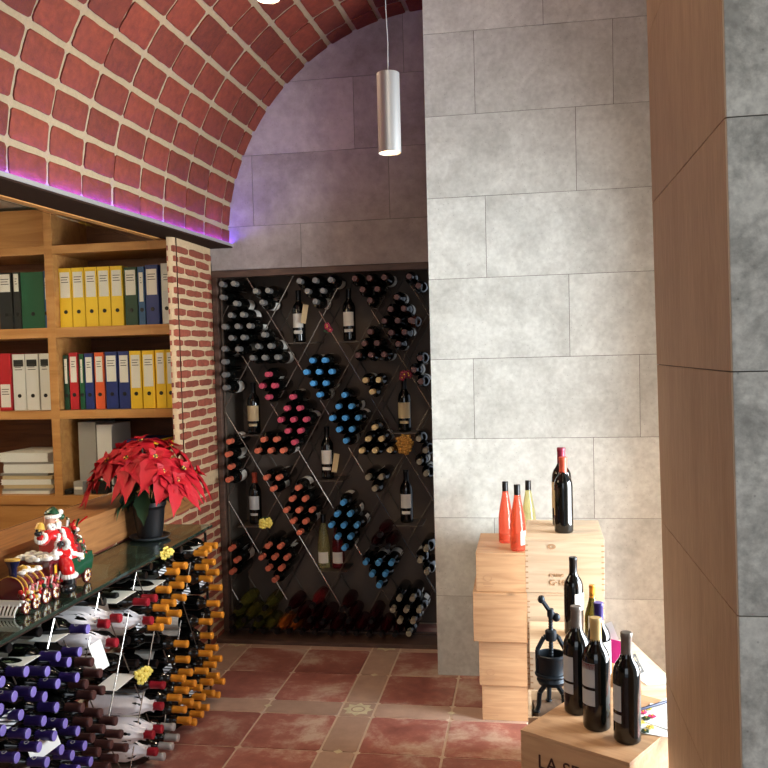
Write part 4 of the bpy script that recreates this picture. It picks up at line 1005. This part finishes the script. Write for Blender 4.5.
# rider: one continuous body grown with the skin modifier
def skin_body(name, verts, edges, radii, matn, parent, root=0, sub=2):
    me = bpy.data.meshes.new(name); me.from_pydata(verts, edges, []); me.materials.append(M[matn])
    o = bpy.data.objects.new(name, me); COL.objects.link(o); o.parent = parent
    sk = o.modifiers.new('skin', 'SKIN'); sk.use_smooth_shade = True; sv = me.skin_vertices[0].data
    for i, r in enumerate(radii): sv[i].radius = (r, r); sv[i].use_root = (i == root)
    s = o.modifiers.new('sub', 'SUBSURF'); s.levels = sub; s.render_levels = sub
    return o
V = [(.02, .03, .15), (.02, .025, .19), (.02, .015, .235), (.02, .008, .262), (.02, 0, .285), (.03, -.045, .248), (.045, -.105, .228), (.058, -.150, .262),
     (.048, .045, .235), (.075, .02, .195), (.072, -.03, .205), (.055, .0, .135), (.082, -.02, .115), (.085, -.01, .065), (.0, .04, .135), (-.05, -.02, .12), (-.05, -.01, .07)]
E_ = [(0, 1), (1, 2), (2, 3), (3, 4), (2, 5), (5, 6), (6, 7), (2, 8), (8, 9), (9, 10), (0, 11), (11, 12), (12, 13), (0, 14), (14, 15), (15, 16)]
R_ = [.056, .066, .046, .018, .022, .021, .018, .015, .022, .019, .014, .032, .028, .022, .03, .026, .02]
rid = skin_body('rider_body', V, E_, R_, 'cer_red', tr)
q = MB(); q.ball((.022, -.006, .292), .027, 0, 14, 10, (1, .95, 1.1)); q.ball((.045, -.016, .290), .0055, 0, 8, 6); head = tp('rider_head', q, ['cer_skin'])
q = MB(); q.ball((.0465, -.022, .299), .003, 0, 6, 4); q.ball((.0465, -.004, .300), .003, 0, 6, 4); tp('eyes', q, ['cer_black'], head)
q = MB(); rr = random.Random(4)
for k in range(60):
    a = rr.uniform(-1.5, 1.5); h = rr.random(); q.ball((.024+.026*math.cos(a)*(1-.2*h), -.008+.030*math.sin(a), .284-.058*h*math.cos(a*.7)), rr.uniform(.006, .010), 0, 7, 5)
for k in range(14): a = -1.7+3.4*k/13+.0; q.ball((.022+.027*math.cos(a), -.006+.029*math.sin(a), .312), .008, 0, 7, 5)
for k in range(5): q.ball((.051, -.022+.006*k, .2835), .0045, 0, 6, 4)
tp('beard', q, ['cer_white'], head)
q = MB(); q.lathe([(.028, 0), (.026, .012), (.016, .026), (.004, .036)], 14, 0, Matrix.Translation((.020, -.002, .312)) @ Matrix.Rotation(-.5, 4, 'X')); tp('cap', q, ['cer_green'], head)
q = MB(); q.ball((.03, .040, .318), .012, 0, 10, 7); q.ball((.036, .036, .300), .013, 1, 10, 7); tp('cap_pompom', q, ['cer_white', 'cer_green'], head)
# fur trims
q = MB(); rr = random.Random(6)
def fur(pts_, r, n_=9):
    for a, c in zip(pts_[:-1], pts_[1:]):
        a, c = Vector(a), Vector(c)
        for k in range(n_): t = k/n_; q.ball(a+(c-a)*t+Vector((rr.uniform(-.002, .002),)*3), r*rr.uniform(.85, 1.15), 0, 7, 5)
def furring(c, ax, R_, r, n_=14):
    ax = Vector(ax).normalized(); t1 = ax.orthogonal().normalized(); t2 = ax.cross(t1)
    for k in range(n_): a = 2*PI*k/n_; q.ball(Vector(c)+t1*R_*math.cos(a)+t2*R_*math.sin(a), r*rr.uniform(.85, 1.15), 0, 7, 5)
q = MB(); furring((.055, -.135, .252), (.2, -.8, .6), .015, .010); tp('fur_trim', q, ['cer_white'])
q = MB(); furring((.074, -.016, .202), (-.1, -1, .2), .014, .011); tp('fur_trim', q, ['cer_white'])
q = MB(); furring((.085, -.012, .078), (0, .1, -1), .022, .010, 16); tp('fur_trim', q, ['cer_white'])
q = MB(); furring((-.05, -.012, .082), (0, .1, -1), .02, .009); tp('fur_trim', q, ['cer_white'])
q = MB(); fur([(.066, -.01, .255), (.074, .0, .19), (.078, .03, .155), (.084, .075, .135), (.07, .11, .13)], .009, 10); tp('fur_trim', q, ['cer_white'])
q = MB(); fur([(.06, -.03, .24), (.056, -.055, .17), (.03, -.07, .15)], .008, 9); tp('fur_trim', q, ['cer_white'])

# coat skirt
q = MB(); q.lathe([(.05, 0), (.062, -.03), (.066, -.055)], 18, 0, Matrix.Translation((.02, .045, .19)), cap=False); tp('coat_skirt', q, ['cer_red'])
# gloves with fingers holding a golden bell, and the near hand on the coat
def glove(c, dirv, upv, parent=None):
    q = MB(); c = Vector(c); d = Vector(dirv).normalized(); u = Vector(upv).normalized(); s = d.cross(u)
    q.ball(c, .0135, 0, 10, 8, (1, 1, .9))
    for k in range(4):
        b0 = c+d*.008+s*(-.009+.006*k); L_ = [.012, .015, .014, .010][k]; q.path([b0, b0+d*L_*.6+u*.002, b0+d*L_+u*.007], .0036, 6); q.ball(b0+d*L_+u*.007, .0036, 0, 6, 4)
    b0 = c-s*.010; q.path([b0, b0+d*.006-s*.006, b0+d*.010-s*.003+u*.006], .0038, 6)
    return tp('glove', q, ['cer_black'])
glove((.060, -.160, .276), (0, -.2, 1), (1, -.2, 0)); glove((.074, -.042, .208), (.2, -1, .3), (1, 0, 0))
q = MB(); q.lathe([(.020, 0), (.017, .006), (.013, .020), (.008, .026), (.003, .028)], 14, 0, Matrix.Translation((.064, -.158, .290)) @ Matrix.Rotation(-.3, 4, 'X')); q.ball((.064, -.162, .288), .006, 0, 7, 5); tp('hand_bell', q, ['cer_gold'])
q = MB(); q.ball((.086, -.018, .030), .026, 0, 12, 8, (.9, 1.35, .9)); q.path([(.086, -.01, .07), (.086, -.012, .035)], .019, 12); tp('boot', q, ['cer_black'])
q = MB(); q.ball((-.05, -.018, .045), .022, 0, 12, 8, (.9, 1.3, .8)); tp('boot', q, ['cer_black'])

tr.scale = (.94, .94, .88)
# ================================================================= WOODEN CASES AND THEIR BOTTLES
def case(name, cx, cy_, rz, W, Dp, z0, z1, matn, label, open_=False, group=None, slats=False):
    """cx,cy_: front-left corner; width along local x, depth along local y"""
    e = empty(name, (cx, cy_, z0), rz, label=label, cat='wooden case', group=group); H = z1-z0; t = .010
    q = MB(); q.box(0, W, 0, t, 0, H-(0 if open_ else t)); q.build('front_panel', matn, e, bevel=.001)
    q = MB(); q.box(0, W, Dp-t, Dp, 0, H-(0 if open_ else t)); q.build('back_panel', matn, e, bevel=.001)
    for xa in (0, W-t):
        q = MB(); q.box(xa, xa+t, t, Dp-t, 0, H-(0 if open_ else t)); q.build('side_panel', matn, e, bevel=.001)
    q = MB(); q.box(t, W-t, t, Dp-t, .001, .008); q.build('bottom_panel', matn, e)
    if not open_:
        q = MB(); q.box(-.0005, W+.0005, -.0005, Dp, H-t+.0005, H); q.build('lid', matn, e, bevel=.001)
    # finger joints at the corner, nail heads
    for xa in (0, W-.010):
        q = MB(); zz = .012
        while zz < H-.02: q.box(xa, xa+.010, -.0006, .0004, zz, zz+.005); zz += .02
        q.build('corner_joint', 'stamp', e)
    return e
# left stack (four) against the grey wall
YL = 3.80
zt = [hit(500, yy, 1, YL).z for yy in (553, 592, 641, 687)]
xl = [hit(px, py, 1, YL).x for px, py in ((476, 570), (473.5, 615), (479, 665), (482, 700))]
nm = ['topmost case of the left stack, under the rose bottles', 'second case down in the left stack by the grey wall', 'third case down in the left stack, with round stamp', 'bottom case of the left stack on the terracotta floor']
zb = zt[1:]+[0]
for i in range(4):
    e = case('wine_case', xl[i], YL+[0, -.02, .012, .02][i], [0, .01, -.01, 0][i], .30, .42, zb[i]+.0015 if i < 3 else .0008, zt[i], 'pine_warm', nm[i])
    q = MB()
    if i in (0, 2):   # ring stamp
        for k in range(16):
            a, c = 2*PI*k/16, 2*PI*(k+1)/16; q.add([(.05+.02*math.cos(a), -.0012, .06+.016*math.sin(a)), (.05+.02*math.cos(c), -.0012, .06+.016*math.sin(c)), (.05+.015*math.cos(c), -.0012, .06+.012*math.sin(c)), (.05+.015*math.cos(a), -.0012, .06+.012*math.sin(a))], [(0, 1, 2, 3)])
    q.box(.03, .075, -.0014, -.0008, .030, .036); q.box(.035, .07, -.0014, -.0008, .020, .024); q.build('faded_stamp', 'stamp', e)
    if i in (0, 2):
        q = MB(); q.add([(.0, -.003, (zt[i]-zb[i])*.62), (.30, -.003, (zt[i]-zb[i])*.18 if i == 2 else .05), (.30, .0, (zt[i]-zb[i])*.18+.006 if i == 2 else .058), (.0, .0, (zt[i]-zb[i])*.62+.006)], [(0, 1, 2, 3)])
# centre stack
AX, AY = -.017, 3.17
A = case('wine_case', AX, AY, -.02, .280, .36, .762, .96, 'pine', 'topmost pale case of the centre stack carrying two dark bottles')
text('case_stamp', 'G·180', .030, 'stamp', (.085, -.0012, .028), (PI/2, 0, 0), A); text('case_stamp', 'c·une', .024, 'stamp', (.085, -.0012, .060), (PI/2, 0, 0), A)
q = MB()
for k in range(14):
    a, c = 2*PI*k/14, 2*PI*(k+1)/14; f = lambda r, t: (.095+r*math.cos(t)*1.5, -.0011, .17+r*math.sin(t)); q.add([f(.004, a), f(.004, c), f(.010, c), f(.010, a)], [(0, 1, 2, 3)])
q.build('wood_knot', 'stamp', A)
case('wine_case', AX+.004, AY+.005, .0, .275, .36, .572, .760, 'pine', 'second case of the centre stack, below the stamped pale case')
case('wine_case', AX, AY+.008, .0, .275, .36, .382, .570, 'pine', 'third case of the centre stack, hidden behind the press')
case('wine_case', AX, AY+.008, .0, .275, .36, .192, .380, 'pine', 'fourth case of the centre stack, near the floor')
case('wine_case', AX, AY+.008, .0, .275, .36, .0008, .190, 'pine', 'lowest case of the centre stack on the floor')
case('wine_case', -.006, 2.83, 0, .235, .325, .462, .660, 'pine', 'pale case stepped forward behind the iron press')
case('wine_case', -.004, 2.83, 0, .235, .325, .232, .460, 'pine', 'case under the pale step behind the press')
case('wine_case', -.004, 2.83, 0, .235, .325, .0008, .230, 'pine', 'floor level case under the pale step')
TR = case('open_tray', -.014, 2.60, 0, .150, .222, 0.44, .537, 'pine', 'open pale wooden tray holding the small iron press', open_=True)
case('wine_case', -.014, 2.60, 0, .150, .222, .22, .438, 'pine', 'case directly beneath the open wooden tray')
case('wine_case', -.014, 2.60, 0, .150, .222, .0008, .218, 'pine', 'floor level case beneath the open wooden tray')
# front case with LA SE branding
FZ = .62; fc = hit(520.6, 729.5, 2, FZ); fr = hit(629.5, 763, 2, FZ); ang = math.atan2(fr.y-fc.y, fr.x-fc.x); FW = (fr-fc).length
FB = case('wine_case', fc.x, fc.y, ang, FW, .42, .415, FZ, 'pine_warm', 'large branded wooden case in front carrying dark bottles')
text('branding', 'LA SE', .052, 'ink', (.052, -.0012, .205-.088), (PI/2, 0, 0), FB)
case('wine_case', fc.x, fc.y, ang, FW, .42, .208, .413, 'pine_warm', 'middle case beneath the branded front case'); case('wine_case', fc.x, fc.y, ang, FW, .42, .0008, .206, 'pine_warm', 'floor level case beneath the branded front case')
# narrow case at the right, its right edge running away from the camera
ea = hit(628, 638, 2, .60); eb = hit(664, 672, 2, .60); dn = (Vector((ea.x, ea.y))-Vector((eb.x, eb.y))).normalized(); sd = Vector((dn.y, -dn.x))
rf = Vector((eb.x, eb.y))-dn*.13; lf = rf-sd*.122; rzE = math.atan2(dn.y, dn.x)-PI/2
case('wine_case', lf.x, lf.y, rzE, .122, .455, .405, .60, 'pine', 'narrow pale case at far right by the pillar, under white papers')
case('wine_case', lf.x, lf.y, rzE, .122, .455, .205, .403, 'pine', 'middle case below the narrow pale case'); case('wine_case', lf.x, lf.y, rzE, .122, .455, .0008, .203, 'pine', 'floor level case below the narrow pale case')
q = MB(); q.box(-.045, .045, -.10, .10, 0, .0012); pc = rf+dn*.13-sd*.062; q.build('paper_sheet', 'paper', T=Matrix.Translation((pc.x, pc.y, .6012)) @ Matrix.Rotation(rzE+.12, 4, 'Z'), label='white leaflet lying on the narrow pale case by the pillar', cat='paper')

# bottles on the cases
U0, U1 = -2.9, -1.75
std_bottle('ft_gold', 'b', 'glass_dark', 'gold', [(.120, .185, -3.0, -1.75, 'label_grey', 'back_label'), (.168, .184, -3.0, -1.75, 'label_red', 'label_band'), (.070, .112, -3.0, -1.75, 'label_grey', 'lower_label')])
std_bottle('ft_grey', 'b', 'glass_dark', 'grey', [(.095, .165, -3.0, -1.9, 'label_grey', 'back_label'), (.060, .088, -3.0, -1.9, 'label_grey', 'lower_label')])
std_bottle('ft_grey2', 'b', 'glass_dark', 'grey', [(.090, .160, -3.0, -2.1, 'label_grey', 'back_label'), (.058, .080, -3.0, -2.1, 'label_grey', 'lower_label')])
std_bottle('ft_black', 'b', 'glass_dark', 'black', [(.10, .165, -1.5, .4, 'label_white', 'front_label')])
std_bottle('ft_yel', 'g', 'green_wine', 'yellow', [(.06, .15, -2.2, -.4, 'label_white', 'front_label')])
std_bottle('ft_pur', 'b', 'glass_dark', 'purple', [(.07, .18, -2.0, 0, 'label_white', 'front_label')])
std_bottle('ft_ro', 'b', 'glass_dark', 'red_orange', [(.07, .17, -3.4, -2.7, 'label_cream', 'side_label')])
std_bottle('ft_wine', 'b', 'glass_dark', 'wine', [(.07, .17, -3.6, -2.4, 'label_cream', 'side_label')])
std_bottle('rs_a', 's', 'rose', 'black', []); std_bottle('rs_b', 's', 'rose', 'black', [(.03, .095, -1.2, .3, 'label_white', 'front_label')]); std_bottle('rs_w', 's', 'white_wine', 'black', [(.03, .08, -2.4, -1.2, 'label_cream', 'front_label')])
def on_case(key, bx_, by_, ty, z_, label, hh=.301):
    p = hit(bx_, by_, 2, z_); top = hit(bx_, ty, 1, p.y).z; s = (top-z_)/hh
    return bottle(key, T_up(p.x, p.y, z_+.0006, 0, s), label)
on_case('ft_gold', 597, 727, 617.5, FZ, 'gold-capped dark bottle, nearest the middle of the branded case')
on_case('ft_grey', 577.5, 711, 606, FZ, 'grey-capped dark bottle left of the gold-capped one')
on_case('ft_grey2', 627.5, 740, 632, FZ, 'grey-capped dark bottle standing alone at the case\'s right')
def by_top(key, tx, ty, Y_, z_, label, hh=.301):
    p = hit(tx, ty, 1, Y_); s = (p.z-z_)/hh; return bottle(key, T_up(p.x, Y_, z_+.0006, 0, s), label)
by_top('ft_pur', 598.5, 602.5, 2.60, FZ, 'purple-capped bottle behind the gold-capped one')
by_top('ft_yel', 592, 585, 2.93, .66, 'yellow-capped bottle behind the purple-capped one')
by_top('ft_black', 573, 557, 3.02, .66, 'tall black-capped bottle behind the iron press')
on_case('ft_ro', 564, 532, 457, .96, 'orange-red-capped dark bottle, front one atop centre stack')
by_top('ft_wine', 561, 447.5, 3.42, .96, 'wine-red-capped dark bottle behind the orange-capped one, atop centre stack')
by_top('rs_a', 505, 481.5, 4.02, zt[0], 'left rose wine bottle on the left stack', .311)
by_top('rs_b', 517, 484.5, 3.86, zt[0], 'front rose wine bottle with white round label, left stack', .311)
by_top('rs_w', 528, 480.5, 4.04, zt[0], 'clear white wine bottle behind the rose ones', .311)
# hang tag on the right bottle
c = hit(635.5, 665, 1, 2.42); q = MB()
for (a, b_, c_, d_) in [(-.014, .014, -.028, -.020), (-.014, .014, .020, .028), (-.014, -.009, -.028, .028), (.009, .014, -.028, .028), (-.014, .014, -.010, -.004), (-.014, .014, .002, .006)]: q.box(a, b_, -.0008, .0008, c_, d_)
q.path([(-.012, 0, .024), (-.036, 0, .034)], .0012, 5); q.build('hang_tag', 'label_grey', T=Matrix.Translation(c) @ Matrix.Rotation(-.45, 4, 'Y') @ Matrix.Rotation(.3, 4, 'Z'), label='grey cut-out hang tag on the right grey-capped bottle', cat='tag')
# pink leaflet and wrapped bottle behind
c = hit(616, 652, 1, 2.62); q = MB(); q.box(-.022, .022, -.001, .001, -.035, .035); q.build('leaflet', 'paper_pink', T=Matrix.Translation(c) @ Matrix.Rotation(.2, 4, 'Y'), label='magenta leaflet peeking out behind the gold-capped bottle', cat='leaflet')
c = hit(608, 640, 1, 2.66); q = MB(); q.box(-.03, .03, -.001, .001, -.06, .05); q.build('leaflet', 'paper', T=Matrix.Translation(c) @ Matrix.Rotation(-.35, 4, 'Y'), label='white leaflet leaning beside the purple-capped bottle', cat='leaflet')
# white sheets, pen and petals on the case's right
u = Vector((math.cos(ang), math.sin(ang))); v = Vector((-u.y, u.x))
def ontop(a, b_, z_=FZ): return Vector((fc.x+u.x*a+v.x*b_, fc.y+u.y*a+v.y*b_, z_))
for i, (a, b_, rz, lb) in enumerate([(.30, .29, .25, 'lower white paper sheet on the branded case by the pillar'), (.29, .34, -.1, 'upper white paper sheet on the branded case by the pillar')]):
    q = MB(); q.box(-.075, .075, -.105, .105, 0, .0012); q.build('paper_sheet', 'paper', T=Matrix.Translation(ontop(a, b_, FZ+.001+.0016*i)) @ Matrix.Rotation(ang+rz, 4, 'Z'), label=lb, cat='paper')
q = MB(); q.lathe([(.001, -.07), (.003, -.062), (.0042, -.05), (.0042, .06), (.003, .065)], 10); q.box(.003, .005, -.001, .001, .02, .06)
c = hit(652, 706, 2, FZ+.012); q.build('pen', 'navy', T=Matrix.Translation(c) @ Matrix.Rotation(-.9, 4, 'Z') @ Matrix.Rotation(PI/2, 4, 'X'), smooth=True, label='navy pen lying on the white sheets', cat='pen')
for i, (px, py, mn, cn) in enumerate([(643, 712, 'flower_pink', 'pink'), (648, 708, 'flower_yellow', 'yellow'), (646, 718, 'leaf', 'green'), (641, 722, 'flower_yellow', 'yellow'), (650, 727, 'flower_yellow', 'yellow'), (645, 731, 'leaf', 'green'), (652, 716, 'flower_pink', 'pink')]):
    c = hit(px, py, 2, FZ+.007); q = MB(); rr = random.Random(i)
    for k in range(5): a = 2*PI*k/5; q.ball((.007*math.cos(a), .007*math.sin(a), 0), .0055, 0, 7, 5, (1, 1, .4))
    q.ball((0, 0, .002), .003, 1, 6, 4)
    q.build('silk_blossom', [mn, 'pollen'], T=Matrix.Translation(c) @ Matrix.Rotation(rr.uniform(0, 3), 4, 'Z'), smooth=True, label=f'tiny {cn} silk blossom scattered on the white sheets, {ORD[i]} counted from the bottle', cat='flower', group='silk blossoms on the sheets')

# ---- cast iron press
prz = .462+.0
pb = Vector((.060, 2.712, .480))
pr = empty('iron_press', (pb.x, pb.y, pb.z), .15, label='dark cast-iron table press with crank on a grey board', cat='press')
q = MB(); q.box(-.050, .052, -.078, .078, -.020, .035); q.build('base_board', 'grey_wood', pr, bevel=.002)
bz = .035
for a in (3.6, 5.4, 1.57):
    q = MB()
    c_, s_ = math.cos(a), math.sin(a)
    q.path([(.022*c_, .022*s_, bz+.075), (.046*c_, .046*s_, bz+.055), (.050*c_, .050*s_, bz+.02), (.058*c_, .058*s_, bz+.005)], .0075, 8); q.ball((.058*c_, .058*s_, bz+.005), .011, 0, 8, 6, (1, 1, .45)); q.build('foot', 'iron', pr, smooth=True)
q = MB(); q.lathe([(.012, .07), (.040, .074), (.046, .085), (.042, .095), (.042, .145), (.046, .15), (.046, .158), (.042, .160), (.040, .158), (.038, .10), (.001, .098)], 28, 0, Matrix.Translation((0, 0, bz))); 
q.path([(.04, 0, bz+.08), (.062, -.01, bz+.078), (.07, -.012, bz+.066)], .008, 8); q.build('pot_body', 'iron', pr, smooth=True)
q = MB(); q.lathe([(.050, .098), (.052, .102), (.050, .106)], 28, 0, Matrix.Translation((0, 0, bz))); q.build('pot_band', 'iron', pr, smooth=True)
q = MB()
for sx_ in (-1, 1): q.path([(sx_*.042, 0, bz+.10), (sx_*.043, 0, bz+.17), (sx_*.022, 0, bz+.205), (0, 0, bz+.212)], .007, 8)
q.lathe([(.016, .196), (.018, .20), (.018, .222), (.014, .226)], 16, 0, Matrix.Translation((0, 0, bz))); q.build('yoke', 'iron', pr, smooth=True)
q = MB(); prof = []
for k in range(40): prof.append((.0062+(.0016 if k % 2 else 0), .11+.004*k))
q.lathe(prof, 12, 0, Matrix.Translation((0, 0, bz))); q.lathe([(.034, .108), (.034, .116)], 20, 0, Matrix.Translation((0, 0, bz))); q.build('screw_and_plate', 'iron', pr, smooth=True)
q = MB(); q.path([(.018, 0, bz+.262), (-.004, 0, bz+.280), (-.026, 0, bz+.310)], .0065, 8); q.ball((.018, 0, bz+.260), .0125, 0, 10, 8); q.ball((-.028, 0, bz+.312), .0115, 0, 10, 8); q.lathe([(.010, .262), (.011, .27), (.010, .285)], 12, 0, Matrix.Translation((0, 0, bz))); q.build('crank_handle', 'iron', pr, smooth=True)
pr.scale = (1.0, 1.0, 1.12)

# ================================================================= PENDANT LAMPS
def pendant(x_, y_, zb_, H, r, top, label, energy):
    e = empty('pendant_lamp', (x_, y_, zb_), label=label, cat='lamp')
    q = MB(); q.lathe([(r-.003, .02), (r-.002, .001), (r, 0), (r, H-.002), (r-.003, H), (.004, H+.0005)], 40, 0, cap=False); q.build('lamp_shade', 'alu', e, smooth=True)
    q = MB(); q.lathe([(r-.004, .010), (.001, .0105)], 32, 0, cap=False); q.build('diffuser', 'lamp_glow', e)
    q = MB(); q.path([(0, 0, H), (.002, 0, H+.10), (-.002, 0, H+.22), (0, 0, top-zb_)], .0017, 6); q.build('cord', 'label_grey', e, smooth=True)
    light('pendant_light', 'SPOT', (x_, y_, zb_-.005), energy, (1, .80, .56), aim=(x_, y_, 0), spot_size=2.3, spot_blend=.9, shadow_soft_size=.03)
    return e
pendant(-.452, 3.0, 2.335, .272, .039, 3.53, 'aluminium cylinder pendant lamp hanging before the back wall', 30)
pendant(-.925, 3.2, 2.975, .288, .040, 3.42, 'pendant lamp mostly above the picture, glowing under the vault', 30)
light('vault_glow', 'POINT', (-.97, 3.27, 2.955), 4.5, (1, .72, .42), shadow_soft_size=.05)
